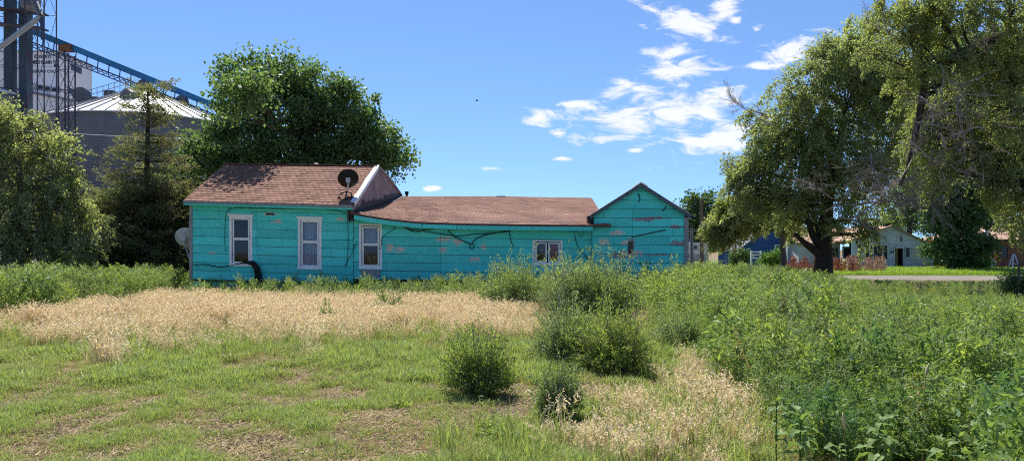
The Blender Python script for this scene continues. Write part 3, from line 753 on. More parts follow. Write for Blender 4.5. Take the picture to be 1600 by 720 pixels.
cable([(352, 393), (351, 372), (352, 345), (354, 332), (362, 326), (390, 325), (430, 326), (490, 326), (520, 328), (540, 333)], 'thin cable climbing beside the first window and running right under the eave', r=0.009)
cable([(543, 322), (543, 340), (544, 370), (543, 400), (541, 415)], 'thin vertical cable hanging from the black roof dish', r=0.010)
cable([(558, 376), (551, 392), (545, 405), (538, 416)], 'slanting thin cable left of the third tall window', r=0.010)
cable([(618, 354), (612, 360), (603, 366), (597, 372), (596, 381), (594, 390)], 'thin cable curling down along the right casing of the third tall window', r=0.010)
cable([(800, 358), (840, 354), (870, 357), (900, 362), (921, 356)], 'faint cable drooping above the small sliding window', r=0.010)
cable([(898, 365), (901, 380), (908, 392), (916, 400), (921, 410)], 'cable bending down to the weeds beside the gable wing', r=0.012)
cable([(905, 356), (905, 366), (908, 370), (911, 367), (911, 357)], 'narrow loop of cable hanging under the eave next to the gable wing', r=0.009)
cable([(303, 414), (320, 413), (345, 417), (372, 412), (384, 411), (395, 416), (402, 430)], 'cable lying along the bottom boards below the first window', r=0.016)

# dark hose bundle under the first window
mb = MB(); c = Vector(at(396, 412, HY - 0.1))
mb.tube([c + Vector((-0.45, 0, 0.02)), c + Vector((-0.2, -0.03, 0.06)), c + Vector((0.0, -0.05, 0.03)), c + Vector((0.12, -0.06, -0.12)), c + Vector((0.2, -0.05, -0.4)), c + Vector((0.24, -0.04, -0.8))], [0.02, 0.04, 0.085, 0.10, 0.11, 0.09], 8)
mb.tube([c + Vector((0.0, -0.03, 0.05)), c + Vector((0.1, -0.12, 0.0)), c + Vector((0.17, -0.13, -0.2)), c + Vector((0.1, -0.1, -0.5))], [0.03, 0.06, 0.06, 0.04], 7)
tag(mb.build('hose_bundle', BLACKM, origin=(c.x, c.y, 0)), 'bundle of black hose hanging at the sill of the dark leftmost window', 'hose')

# --- satellite dishes
def dish(name, label, centre, diam, face, foot, mat, tripod):
    root = empty(name, foot, label, 'satellite dish', 'satellite dishes')
    c = Vector(centre); f = Vector(face).normalized(); q = f.to_track_quat('Z', 'Y').to_matrix()
    mb = MB(); rr = diam / 2
    prof = [(rr * k / 7, 0.16 * diam * (k / 7) ** 2) for k in range(8)]
    mb.revolve(c, prof + [(rr * 1.015, 0.16 * diam + 0.006)] + [(rr * k / 7, 0.16 * diam * (k / 7) ** 2 + 0.012) for k in range(7, -1, -1)], 28, ax=q)
    d = mb.build('reflector', mat, root, smooth=True)
    mb = MB(); mb.box(c.x - 0.07, c.x + 0.07, c.y - 0.09, c.y + 0.0, c.z - 0.09, c.z + 0.07); mb.build('bracket', GALV, d)
    mb = MB(); mb.tube([c + Vector((0, -0.07, 0)), c + Vector((0.01, -0.08, -0.16)), Vector(foot) + Vector((0.03, 0, 0.18)), Vector(foot) + Vector((0.0, 0, 0.02))], [0.032, 0.03, 0.027, 0.027], 8); mb.build('mast', GALV, root)
    mb = MB(); e = c + f * diam * 0.55 + q @ Vector((0, -rr * 0.6, 0)); mb.tube([c + q @ Vector((0, -rr, 0.15 * diam)), e], 0.018, 6); mb.box(e.x - 0.05, e.x + 0.05, e.y - 0.06, e.y + 0.06, e.z - 0.04, e.z + 0.04); mb.build('feed_arm', BLACKM, d)
    if tripod:
        for dx, dy in ((-0.24, -0.02), (0.17, 0.06), (0.02, -0.16)):
            mb = MB(); b = Vector(foot) + Vector((dx, dy, 0.02 + 0.4 * dy)); mb.tube([Vector(foot) + Vector((0.02, 0, 0.22)), b + Vector((0, 0, 0.1)), b], 0.022, 6); mb.box(b.x - 0.06, b.x + 0.06, b.y - 0.05, b.y + 0.05, b.z - 0.015, b.z + 0.012); mb.build('foot', BLACKM, root)
    return root
fy = 25.15
fz = left_surf(0.9, (fy - EYf) / (RYa - EYf)).z + 0.02
dish('satellite_dish', 'black satellite dish on a bent mast at the eave of the brown left roof', at(544.5, 281, fy), 0.70, (-0.25, 0.78, 0.5), (X_(541, fy), fy, fz), BLACKM, True)
dish('satellite_dish', 'pale grey satellite dish beside the left corner of the turquoise wall', at(289, 373, 26.2), 0.72, (-0.15, 0.85, 0.42), (X_(297.5, 26.0), 26.0, 1.0), DISHG, False)

# ================================================================== GRAIN BINS, ELEVATOR, CONVEYOR
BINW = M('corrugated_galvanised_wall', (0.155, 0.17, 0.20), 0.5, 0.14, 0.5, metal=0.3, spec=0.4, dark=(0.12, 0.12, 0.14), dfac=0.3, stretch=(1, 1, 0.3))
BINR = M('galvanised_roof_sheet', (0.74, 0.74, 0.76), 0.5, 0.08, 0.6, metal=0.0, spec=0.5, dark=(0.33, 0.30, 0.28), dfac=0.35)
RIBM = M('roof_rib_steel', (0.20, 0.20, 0.22), 0.5, 0.15, 2, metal=0.3)
HOODM = M('dull_vent_hood', (0.14, 0.145, 0.15), 0.55, 0.2, 3, metal=0.2)

def grain_bin(c, rad, h, apex, rings, npan, label):
    root = empty('grain_bin', (c[0], c[1], 0), label, 'grain bin', 'grain bins')
    seg = 72
    for k in range(rings):
        z0, z1 = h * k / rings, h * (k + 1) / rings
        prof = []
        m = 9
        for i in range(m + 1):
            z = z0 + (z1 - z0) * i / m
            prof.append((rad + 0.018 * (1 if i % 2 else -1) + (0.012 if i == 0 else 0), z))
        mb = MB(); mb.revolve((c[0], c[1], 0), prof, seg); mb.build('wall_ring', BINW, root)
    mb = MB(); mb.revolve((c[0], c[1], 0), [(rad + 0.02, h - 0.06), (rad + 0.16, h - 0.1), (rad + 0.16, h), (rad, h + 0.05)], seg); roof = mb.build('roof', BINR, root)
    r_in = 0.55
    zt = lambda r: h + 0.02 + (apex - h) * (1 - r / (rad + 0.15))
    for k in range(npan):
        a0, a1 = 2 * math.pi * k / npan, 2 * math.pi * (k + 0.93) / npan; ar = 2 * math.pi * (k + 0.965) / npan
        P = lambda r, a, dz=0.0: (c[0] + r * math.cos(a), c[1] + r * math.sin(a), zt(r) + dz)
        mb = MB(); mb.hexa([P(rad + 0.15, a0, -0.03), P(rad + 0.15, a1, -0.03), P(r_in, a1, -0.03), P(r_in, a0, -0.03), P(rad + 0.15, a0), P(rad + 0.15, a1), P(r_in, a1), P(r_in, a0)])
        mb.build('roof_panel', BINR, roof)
        mb = MB(); mb.bar(P(rad + 0.17, ar, 0.03), P(r_in, ar, 0.03), 0.09, 0.12); mb.build('roof_rib', RIBM, roof)
    mb = MB(); mb.revolve((c[0], c[1], 0), [(0.7, zt(0.6)), (0.7, zt(0.6) + 0.3), (0.45, zt(0) + 0.5), (0.0, zt(0) + 0.55)], 20); mb.build('fill_cap', HOODM, root)
    return root, roof, zt

BC = (-34.8, 70.0); BR, BH, BA = 8.66, 13.2, 17.1
bin1, broof, bzt = grain_bin(BC, BR, BH, BA, 15, 48, 'wide round steel grain bin with a pale conical roof behind the conifer')
def hood(px, py, Y, s, ang, parent, name='exhaust_hood'):
    c = Vector(at(px, py, Y)); mb = MB(); n = 9
    ca, sa = math.cos(ang), math.sin(ang)
    path = [(-0.55, -0.1), (-0.45, 0.32), (-0.15, 0.55), (0.2, 0.55), (0.5, 0.3), (0.6, -0.25)]
    def tr(x, y, z): return (c.x + (x * ca - y * sa) * s, c.y + (x * sa + y * ca) * s, c.z + z * s)
    for (x0, z0), (x1, z1) in zip(path[:-1], path[1:]):
        mb.face([tr(x0, -0.42, z0), tr(x1, -0.42, z1), tr(x1, 0.42, z1), tr(x0, 0.42, z0)])
    for yy in (-0.42, 0.42): mb.face([tr(x, yy, z) for x, z in path] + [tr(0.0, yy, -0.75)])
    mb.face([tr(-0.55, -0.42, -0.1), tr(0.0, -0.42, -0.75), tr(0.0, 0.42, -0.75), tr(-0.55, 0.42, -0.1)])
    mb.face([tr(0.6, -0.42, -0.25), tr(0.0, -0.42, -0.75), tr(0.0, 0.42, -0.75), tr(0.6, 0.42, -0.25)])
    return mb.build(name, HOODM, parent)
hood(128, 150, 68.0, 1.25, R(10), bin1); hood(203, 152, 65.8, 1.2, R(-20), bin1); hood(285, 161, 70.0, 1.15, R(200), bin1)
for px, py, Y in ((146, 157, 66.2), (171.5, 147, 70.0)):
    c = at(px, py, Y); mb = MB(); mb.box(c[0] - 0.42, c[0] + 0.42, c[1] - 0.3, c[1] + 0.3, c[2] - 0.22, c[2] + 0.22); mb.box(c[0] - 0.5, c[0] + 0.5, c[1] - 0.38, c[1] + 0.38, c[2] + 0.22, c[2] + 0.27); mb.build('roof_hatch', HOODM, bin1)
# stair rail up the roof
mb = MB(); a, b = Vector(at(78, 173, 67)), Vector(at(205, 135, 69.5))
for off in (0.0, 0.45): mb.bar(a + Vector((0, 0, 0.35 + off)), b + Vector((0, 0, 0.35 + off)), 0.05)
for k in range(15): p = a.lerp(b, k / 14); mb.bar(p - Vector((0, 0, 0.2)), p + Vector((0, 0, 0.8)), 0.04)
mb.build('stair_rail', GALV, bin1)
a = at(150, 190, 65.6)

bin2, _, _ = grain_bin((X_(22, 66) - 3.3, 66), 3.25, Z_(146, 66), Z_(126, 66) + 0.2, 9, 28, 'small round grain bin at the left edge beside the dark columns')

# white elevator house with painted lettering
EYY = 110.0; EX1 = X_(93, EYY); EX0 = EX1 - 9.2; EZ = Z_(82, EYY)
CONC = M('whitewashed_concrete', (0.80, 0.78, 0.80), 0.85, 0.05, 0.25, dark=(0.62, 0.59, 0.60), dfac=0.35, stretch=(1, 1, 0.2))
INK = M('black_sign_paint', (0.015, 0.015, 0.025), 0.8, 0.2, 2)
elev = empty('grain_elevator', (EX1 - 4.6, EYY + 4, 0), 'tall white grain elevator block with black painted lettering', 'grain elevator')
mb = MB(); mb.box(EX0, EX1, EYY, EYY + 8.5, 0, EZ); mb.build('tower', CONC, elev)
mb = MB(); mb.box(EX0 - 0.15, EX1 + 0.15, EYY - 0.15, EYY + 8.65, EZ + 0.002, EZ + 0.22); mb.build('roof_slab', M('grey_roof_edge', (0.35, 0.33, 0.34)), elev)
DKW = M('dark_window_recess', (0.03, 0.035, 0.045), 0.3, 0.2, 3)
def flatwin(name, x0, x1, z0, z1, y, parent, mat=None, proud=0.06, frame=None):
    mb = MB(); f = 0.12
    mb.box(x0 - f, x1 + f, y - proud, y + 0.02, z1, z1 + f); mb.box(x0 - f, x1 + f, y - proud, y + 0.02, z0 - f, z0); mb.box(x0 - f, x0, y - proud, y + 0.02, z0, z1); mb.box(x1, x1 + f, y - proud, y + 0.02, z0, z1)
    w = mb.build(name, frame or CONC, parent)
    mb = MB(); mb.box(x0, x1, y - 0.015, y - 0.005, z0, z1); mb.build('pane', mat or DKW, w)
    return w
for px0, px1, py0, py1 in ((44, 50, 104, 109.5), (84.5, 91, 101, 105.5)):
    flatwin('window', X_(px0, EYY), X_(px1, EYY), Z_(py1, EYY), Z_(py0, EYY), EYY, elev)
# window on the right-hand face
ya, yb = EYY + 2.9, EYY + 5.6; z0, z1 = Z_(112.5, EYY + 4), Z_(102.5, EYY + 4)
mb = MB(); mb.box(EX1 - 0.02, EX1 + 0.05, ya, yb, z0, z1); mb.build('window', DKW, elev)
z0, z1 = Z_(150, EYY + 4), Z_(141, EYY + 4)
mb = MB(); mb.box(EX1 - 0.02, EX1 + 0.05, ya - 0.6, yb + 0.2, z0, z1); mb.build('window', DKW, elev)
def lettering(txt, px, py, wpx, hpx, Y, parent):
    cu_ = bpy.data.curves.new('lettering', 'FONT'); cu_.body = txt; cu_.align_x = 'CENTER'; cu_.align_y = 'CENTER'; cu_.extrude = 0.01; cu_.offset = 0.022; cu_.resolution_u = 2
    to = bpy.data.objects.new('lettering_tmp', cu_); COL.objects.link(to)
    dg = bpy.context.evaluated_depsgraph_get(); me = bpy.data.meshes.new_from_object(to.evaluated_get(dg))
    bpy.data.objects.remove(to); bpy.data.curves.remove(cu_)
    xs = [v.co.x for v in me.vertices]; ys = [v.co.y for v in me.vertices]
    w = max(xs) - min(xs); h = max(ys) - min(ys); sx = wpx / F * Y / w; sy = hpx / F * Y / h; c = at(px, py, Y); po = parent_origin(parent)
    my = (max(ys) + min(ys)) / 2; mx = (max(xs) + min(xs)) / 2
    for v in me.vertices: v.co = Vector(((v.co.x - mx) * sx + c[0], Y - 0.03 - v.co.z, (v.co.y - my) * sy + c[2])) - po
    me.name = 'lettering'; return link('lettering', me, INK, parent)
lettering('KONTNYS', 67, 89, 26, 6.2, EYY, elev); lettering('FARMERS GRAIN CO', 65.5, 97.5, 51, 6.2, EYY, elev); lettering('JULESBURG COLO', 66, 112.5, 48, 6.0, EYY, elev)
# lower annexe with a sloping gallery across it
AY = 104.0; ax0, ax1 = X_(8, AY), X_(118, AY); az = Z_(160, AY)
annex = empty('elevator_annexe', ((ax0 + ax1) / 2, AY, 0), 'low white annexe in front of the elevator with a dark sloping gallery', 'building')
mb = MB(); mb.hexa([(ax0, AY, 0), (ax1, AY, 0), (ax1, AY + 5, 0), (ax0, AY + 5, 0), (ax0, AY, Z_(138, AY)), (ax1, AY, az), (ax1, AY + 5, az), (ax0, AY + 5, Z_(138, AY))]); mb.build('wall', CONC, annex)
mb = MB(); mb.bar((ax0, AY - 0.1, Z_(136.5, AY)), (ax1, AY - 0.1, az + 0.15), 0.5, 0.35); mb.build('roof_edge', RIBM, annex)
GALW = M('weathered_gallery', (0.35, 0.36, 0.40), 0.7, 0.3, 1)
p, q = Vector(at(38, 133, AY + 1)), Vector(at(98, 143, AY + 1))
mb = MB(); mb.bar(p, q, 1.2, 0.75); g_ = mb.build('gallery', GALW, annex)
for k in range(5):
    c = p.lerp(q, (k + 0.6) / 5.4); mb = MB(); mb.box(c.x - 0.32, c.x + 0.32, c.y - 0.66, c.y - 0.58, c.z - 0.25, c.z + 0.2); mb.build('window', DKW if k != 1 else METALW, g_)

# two dark bucket-elevator columns
COLM = M('rust_and_teal_steel', (0.045, 0.075, 0.095), 0.6, 0.2, 0.6, dark=(0.085, 0.03, 0.035), dfac=0.9, stretch=(1, 1, 0.4))
LAT = M('dark_lattice_steel', (0.05, 0.05, 0.075), 0.6, 0.2, 2)
YC = 66.5
def column(px0, px1, label):
    x0, x1 = X_(px0, YC), X_(px1, YC); root = empty('bucket_elevator', ((x0 + x1) / 2, YC, 0), label, 'elevator column', 'bucket elevator columns')
    mb = MB(); mb.box(x0, x1, YC, YC + 0.7, 0, 29); casing = mb.build('casing', COLM, root)
    for z in np.arange(1.2, 29, 2.4):
        mb = MB(); mb.box(x0 - 0.05, x1 + 0.05, YC - 0.05, YC + 0.75, z, z + 0.09); mb.build('flange', COLM, casing)
    return root
column(5.5, 18.5, 'dark steel bucket elevator column nearest the left edge'); column(29, 42, 'dark steel bucket elevator column between its twin and the lattice mast')

def lattice(name, label, px0, px1, Y, d, z0, z1, step, w=0.055, single=False):
    x0, x1 = X_(px0, Y), X_(px1, Y); root = empty(name, ((x0 + x1) / 2, Y, z0), label, 'lattice tower', 'lattice steel towers')
    ys = (Y, Y + d)
    for x in (x0, x1):
        for y in ys:
            mb = MB(); mb.bar((x, y, z0), (x, y, z1), w * 1.6); mb.build('post', LAT, root)
    z = z0; k = 0
    while z < z1 - 0.2:
        zz = min(z + step, z1)
        mb = MB(); mb.bar((x0, ys[0], z), (x1, ys[0], zz), w * 0.6); mb.bar((x1, ys[0], z), (x0, ys[0], zz), w * 0.6); mb.bar((x0, ys[0], zz), (x1, ys[0], zz), w * 0.8)
        mb.bar((x1, ys[0], z), (x1, ys[1], zz), w * 0.6); mb.bar((x0, ys[0], zz), (x0, ys[1], zz), w * 0.6); mb.bar((x0, ys[1], zz), (x1, ys[1], zz), w * 0.6); mb.bar((x1, ys[1], z), (x0, ys[1], zz), w * 0.6)
        mb.build('brace', LAT, root); z = zz; k += 1
    return root
lattice('lattice_tower', 'tall lattice mast rising past the left end of the blue conveyor', 38.5, 69, 59.6, 1.6, 0, 27, 4.2, 0.045)
lattice('lattice_tower', 'narrow lattice support standing before the wide bin under the conveyor', 91, 107, 59.0, 0.9, 0, Z_(84, 59.0), 1.6)
lattice('lattice_tower', 'open lattice frame between and behind the two dark columns', -6, 33, 69.5, 1.6, 0, 29, 1.9, 0.05)

# blue conveyor gallery running down over the bin roof
BLUE = M('blue_conveyor_paint', (0.035, 0.19, 0.40), 0.5, 0.15, 0.8, dark=(0.06, 0.10, 0.16), dfac=0.4)
NAVY = M('dark_blue_steel', (0.035, 0.06, 0.15), 0.55, 0.2, 2)
cA, cB = Vector(at(38, 44, 70.0)), Vector(at(345, 170, 70.0))
conv = empty('conveyor', (cA.x, cA.y, cA.z), 'long blue covered conveyor sloping down over the wide bin', 'conveyor')
mb = MB(); mb.bar(cA, cB, 0.8, 0.54); hous = mb.build('housing', BLUE, conv)
mb = MB(); mb.bar(cA + Vector((0, 0, 0.27)), cB + Vector((0, 0, 0.27)), 0.95, 0.05); mb.build('cover', BLUE, hous)
dlow = Vector((0, 0, -1.05))
for yy in (-0.55, 0.55):
    for dz, w in ((0, 0.1), (-0.45, 0.08)):
        mb = MB(); off = Vector((0, yy, dz)); mb.bar(cA + dlow + off, cB + dlow * 0.75 + off, w); mb.build('chord', NAVY, conv)
mb = MB(); mb.bar(cA + dlow + Vector((0, 0, -0.2)), cB + dlow * 0.75 + Vector((0, 0, -0.2)), 0.9, 0.04); mb.build('walkway', NAVY, conv)
nn = 36
for k in range(nn):
    t0, t1 = k / nn, (k + 1) / nn
    mb = MB(); a = cA.lerp(cB, t0); dl = dlow * (1 - 0.25 * t0); b = cA.lerp(cB, t1); dl1 = dlow * (1 - 0.25 * t1)
    mb.bar(a + dl + Vector((0, -0.55, -0.45)), b + dl1 + Vector((0, -0.55, 0)), 0.05); mb.bar(a + dl + Vector((0, -0.55, 0)), a + dl + Vector((0, -0.55, -0.45)), 0.05)
    mb.build('truss_web', NAVY, conv)
    if k % 2 == 0:
        mb = MB(); mb.bar(a + Vector((0, -0.42, -0.2)), a + dl + Vector((0, -0.55, 0)), 0.07); mb.build('hanger', NAVY, conv)
c = at(104, 76, 69.6); mb = MB(); mb.box(c[0] - 0.55, c[0] + 0.55, c[1] - 0.4, c[1] + 0.4, c[2] - 0.3, c[2] + 0.3); mb.build('drive_box', M('rusty_motor', (0.22, 0.09, 0.05), 0.7, 0.3, 5), conv)
# grey spout running down to the left and the distributor it starts from
SPOUT = M('pale_grey_spout', (0.33, 0.37, 0.40), 0.5, 0.12, 1.5, metal=0.2)
spr = empty('grain_spout', at(64, 26, 58.8), 'pale grey spout pipe slanting down to the left across the dark columns', 'pipe')
mb = MB(); mb.tube([at(64, 26, 58.8), at(-30, 97, 58.8)], 0.21, 12); mb.build('pipe', SPOUT, spr)
mb = MB(); mb.tube([at(64, 26, 58.8), at(60, 16, 59.0), at(55, 4, 59.3), at(53, -12, 59.6)], [0.24, 0.22, 0.25, 0.32], 10); mb.build('elbow', HOODM, spr)
mb = MB(); mb.tube([at(64, 28, 58.8), at(67, 45, 59), at(66, 62, 59.4)], [0.18, 0.14, 0.12], 8); mb.build('branch_pipe', NAVY, spr)
mb = MB(); mb.revolve(at(48, 8, 63.2), [(0.2, -0.6), (0.75, -0.2), (0.75, 0.5), (0.3, 0.8)], 12); mb.build('distributor', HOODM, spr)
for py, lab in ((38, 'lower'), (14, 'upper')):
    mb = MB(); p, q = Vector(at(-20, py - 2, 65.6)), Vector(at(70, py + 8, 65.6)); mb.bar(p, q, 1.2, 0.12)
    mb2 = MB(); mb2.bar(p + Vector((0, -0.6, 0.55)), q + Vector((0, -0.6, 0.55)), 0.05)
    o = empty('catwalk', p, f'{lab} dark steel catwalk crossing the elevator columns', 'catwalk', 'catwalks'); mb.build('deck', LAT, o); mb2.build('rail', LAT, o)
    for k in range(9):
        a = p.lerp(q, k / 8); mb = MB(); mb.bar(a + Vector((0, -0.6, 0)), a + Vector((0, -0.6, 0.55)), 0.045); mb.build('baluster', LAT, o)

# overhead wires and the lamp with a curved arm beside the bin
def wire(p, q, sag, label, r=0.02, mat=CABLE):
    p, q = Vector(p), Vector(q); mb = MB()
    mb.tube([p.lerp(q, k / 16) - Vector((0, 0, sag * 4 * (k / 16) * (1 - k / 16))) for k in range(17)], r, 4)
    return tag(mb.build('overhead_wire', mat), label, 'wire')
wire(at(-40, 198, 50), at(330, 218, 50), 0.12, 'thin pale wire crossing in front of the wide bin wall', 0.022, M('pale_wire', (0.4, 0.4, 0.42)))
lampY = 52
lr = empty('street_lamp', (X_(303, lampY), lampY, 0), 'street lamp with a curved white arm half hidden by the large dark tree', 'street lamp')
mb = MB(); mb.tube([(X_(303, lampY), lampY, 0), at(303, 206, lampY)], [0.12, 0.09], 8); mb.build('pole', BARKG, lr)
mb = MB(); mb.tube([at(302, 231, lampY), at(298, 222, lampY), at(290, 218, lampY), at(262, 217, lampY)], 0.05, 6); mb.build('arm', METALW, lr)
c = Vector(at(258, 217.5, lampY)); mb = MB(); mb.revolve(c, [(0.0, 0.08), (0.12, 0.05), (0.17, -0.02), (0.12, -0.1), (0.0, -0.12)], 12); mb.build('lamp_head', GALV, lr)

# ================================================================== BUILDINGS AND SMALL THINGS ON THE RIGHT
GREYCLAP = M('flaking_blue_grey_clapboard', (0.62, 0.66, 0.78), 0.85, 0.14, 0.9, bump=0.5, bscale=10, dark=(0.46, 0.48, 0.54), dfac=0.6, stretch=(0.6, 1, 5))
TANROOF = M('tan_shingle_roof', (0.36, 0.24, 0.18), 0.9, 0.2, 1.2, spec=0.1, dark=(0.24, 0.16, 0.12))
PALEW = M('bright_white_board', (0.78, 0.78, 0.78), 0.7, 0.06, 3)
DKGL = M('dark_grey_glass', (0.05, 0.055, 0.07), 0.25, 0.3, 2)
QY = 66.0
gh = empty('grey_cottage', (X_(1395, QY), QY, 0), 'weathered blue grey clapboard cottage with an open doorway and white boarded window', 'house')
gx0, gx1 = X_(1331, QY), X_(1459, QY); gax, gaz = X_(1392, QY), Z_(354, QY); gl, gr = Z_(376, QY), Z_(386, QY)
def cottage_clips():
    s1 = (gaz - gl) / (gax - gx0); s2 = (gaz - gr) / (gx1 - gax)
    return [(s1, -1, gl - s1 * gx0), (-s2, -1, gr + s2 * gx1)]
door = (X_(1398, QY), X_(1411, QY), 0.02, Z_(388, QY))
wins = [(X_(1373, QY), X_(1386, QY), Z_(406, QY), Z_(383.5, QY)), (X_(1352, QY), X_(1371, QY), Z_(406, QY), Z_(383.5, QY)), (X_(1414.5, QY), X_(1421, QY), Z_(402, QY), Z_(387, QY)), (X_(1426, QY), X_(1445, QY), Z_(404, QY), Z_(385, QY))]
def cot_sheath():
    global house
    keep = house; house = gh
    w = sheathing('front_wall', gx0, gx1, -0.1, gaz, [door] + wins, QY, flat, th=0.15, clips=cottage_clips(), mat=GREYCLAP)
    house = keep; return w
cw = cot_sheath()
# clapboards
z = 0.05; k = 0
while z < gaz - 0.1:
    z1 = z + 0.235
    for a, b in ((gx0, gx1),):
        spans = [(a, b)]
        for w0, w1, v0, v1 in [door] + wins:
            if v1 <= z + 0.05 or v0 >= z1 - 0.05: continue
            ns = []
            for s, e in spans:
                if w1 <= s or w0 >= e: ns.append((s, e)); continue
                if w0 > s: ns.append((s, w0))
                if w1 < e: ns.append((w1, e))
            spans = ns
        for s, e in spans:
            poly = [(s, z + 0.006), (e, z + 0.006), (e, z1), (s, z1)]
            for c in cottage_clips(): poly = clip_poly(poly, *c)
            add_board(poly, z, z1, QY, flat, cw, GREYCLAP, th=0.01, lap=0.035)
    z = z1; k += 1
for i, (w0, w1, v0, v1) in enumerate(wins):
    wn_ = flatwin('window', w0, w1, v0, v1, QY + 0.04, gh, PALEW if i == 3 else DKGL, proud=0.1, frame=GREYCLAP)
    if i < 2:
        for t in (0.33, 0.66) if i == 1 else (0.5,):
            mb = MB(); x = w0 + (w1 - w0) * t; mb.box(x - 0.04, x + 0.04, QY - 0.02, QY + 0.02, v0, v1); mb.build('mullion', GREYCLAP, wn_)
    if i == 3: wn_['label'] = 'window boarded over in white'
mb = MB(); mb.box(door[0] - 0.12, door[0], QY - 0.06, QY + 0.1, 0, door[3]); mb.box(door[1], door[1] + 0.12, QY - 0.06, QY + 0.1, 0, door[3]); mb.box(door[0] - 0.12, door[1] + 0.12, QY - 0.06, QY + 0.1, door[3], door[3] + 0.12); dr = mb.build('doorway', GREYCLAP, gh)
mb = MB(); mb.box(door[0], door[0] + 0.34, QY + 0.12, QY + 0.16, 0.05, door[3] - 0.02); mb.build('door_leaf', M('ochre_door', (0.28, 0.20, 0.09)), dr)
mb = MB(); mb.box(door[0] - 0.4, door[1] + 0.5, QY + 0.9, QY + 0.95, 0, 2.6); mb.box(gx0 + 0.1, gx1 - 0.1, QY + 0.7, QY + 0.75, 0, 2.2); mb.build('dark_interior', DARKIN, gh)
mb = MB(); mb.box(gx1 - 0.02, gx1, QY, QY + 9, 0, gr); mb.build('side_wall', GREYCLAP, gh)
for a, b, nm in (((gx0 - 0.35, gl - 0.12), (gax, gaz), 0), ((gax, gaz), (gx1 + 0.3, gr - 0.16), 1)):
    mb = MB(); y0, y1 = QY - 0.3, QY + 9
    mb.hexa([(a[0], y0, a[1] + 0.02), (b[0], y0, b[1] + 0.02), (b[0], y1, b[1] + 0.02), (a[0], y1, a[1] + 0.02), (a[0], y0, a[1] + 0.14), (b[0], y0, b[1] + 0.14), (b[0], y1, b[1] + 0.14), (a[0], y1, a[1] + 0.14)]); mb.build('roof', TANROOF, gh)
# side wing to the left
sx0, sx1, sy = X_(1248, QY + 3), gx0 + 0.3, QY + 3; sz = Z_(381, sy)
mb = MB(); mb.box(sx0, sx1, sy, sy + 6, 0, sz); mb.build('wing_wall', M('pale_grey_siding', (0.50, 0.50, 0.53), 0.8, 0.12, 1.0, stretch=(0.5, 1, 4)), gh)
mb = MB(); rz, ry = Z_(357, sy + 4), sy + 4
mb.hexa([(sx0 - 0.3, sy - 0.4, sz - 0.02), (gax, sy - 0.4, sz - 0.02), (gax, ry, rz - 0.1), (sx0 - 0.3, ry, rz - 0.1), (sx0 - 0.3, sy - 0.4, sz + 0.1), (gax, sy - 0.4, sz + 0.1), (gax, ry, rz), (sx0 - 0.3, ry, rz)])
mb.face([(sx0 - 0.3, ry, rz), (gax, ry, rz), (gax, ry + 5, sz), (sx0 - 0.3, ry + 5, sz)]); mb.build('wing_roof', TANROOF, gh)
for a, b in ((1318, 1328), (1300, 1310)): flatwin('window', X_(a, sy), X_(b, sy), Z_(402, sy), Z_(387, sy), sy, gh, DKGL, frame=GREYCLAP)
mb = MB(); c = at(1408, 374, QY - 0.05); mb.bar((c[0], c[1], c[2] - 0.2), (c[0], c[1], c[2] + 0.25), 0.08); mb.build('gable_bracket', BLACKM, gh)
mb = MB(); c = at(1389, 352, QY); mb.box(c[0] - 0.2, c[0] + 0.25, QY + 0.2, QY + 0.7, c[2] - 0.2, c[2] + 0.18); mb.build('chimney_cap', BLACKM, gh)
# house number plate scrawled on the wall
mb = MB()
for k in range(3):
    c = at(1391 + k * 2.6, 393.5, QY - 0.06); mb.box(c[0] - 0.04, c[0] + 0.02, c[1], c[1] + 0.02, c[2] - 0.12, c[2] + 0.12); mb.box(c[0] - 0.06, c[0] + 0.06, c[1], c[1] + 0.02, c[2] + 0.06 - 0.1 * (k % 2), c[2] + 0.10 - 0.1 * (k % 2))
mb.build('wall_numbers', M('faded_navy_paint', (0.06, 0.07, 0.13)), gh)

# blue gabled house behind the low tree
BY = 72.0
bh = empty('blue_house', (X_(1205, BY), BY, 0), 'deep blue gabled house half hidden by the low round tree', 'house')
BLUEW = M('deep_blue_siding', (0.045, 0.10, 0.30), 0.75, 0.15, 1.0, bump=0.3, stretch=(0.5, 1, 5))
bx0, bx1, bax = X_(1158, BY), X_(1250, BY), X_(1206, BY); bz0, baz = Z_(388, BY), Z_(352, BY)
mb = MB(); mb.add([(bx0, BY, 0), (bx1, BY, 0), (bx1, BY, bz0), (bax, BY, baz), (bx0, BY, bz0), (bx0, BY + 8, 0), (bx1, BY + 8, 0), (bx1, BY + 8, bz0), (bax, BY + 8, baz), (bx0, BY + 8, bz0)], [(0, 1, 2, 3, 4), (9, 8, 7, 6, 5), (0, 4, 9, 5), (1, 6, 7, 2)]); mb.build('wall', BLUEW, bh)
for a, b in (((bx0 - 0.4, bz0 - 0.3), (bax, baz)), ((bax, baz), (bx1 + 0.3, bz0 - 0.25))):
    mb = MB(); mb.hexa([(a[0], BY - 0.3, a[1] + 0.02), (b[0], BY - 0.3, b[1] + 0.02), (b[0], BY + 8.3, b[1] + 0.02), (a[0], BY + 8.3, a[1] + 0.02), (a[0], BY - 0.3, a[1] + 0.16), (b[0], BY - 0.3, b[1] + 0.16), (b[0], BY + 8.3, b[1] + 0.16), (a[0], BY + 8.3, a[1] + 0.16)]); mb.build('roof', M('grey_blue_roof', (0.16, 0.17, 0.20)), bh)
flatwin('window', X_(1212, BY), X_(1220, BY), Z_(390, BY), Z_(384, BY), BY, bh, DKGL, frame=PALEW)
for z in np.arange(0.3, bz0, 0.5):
    mb = MB(); mb.box(bx0, bx1, BY - 0.03, BY - 0.003, z, z + 0.48); mb.build('siding_board', BLUEW, bh)

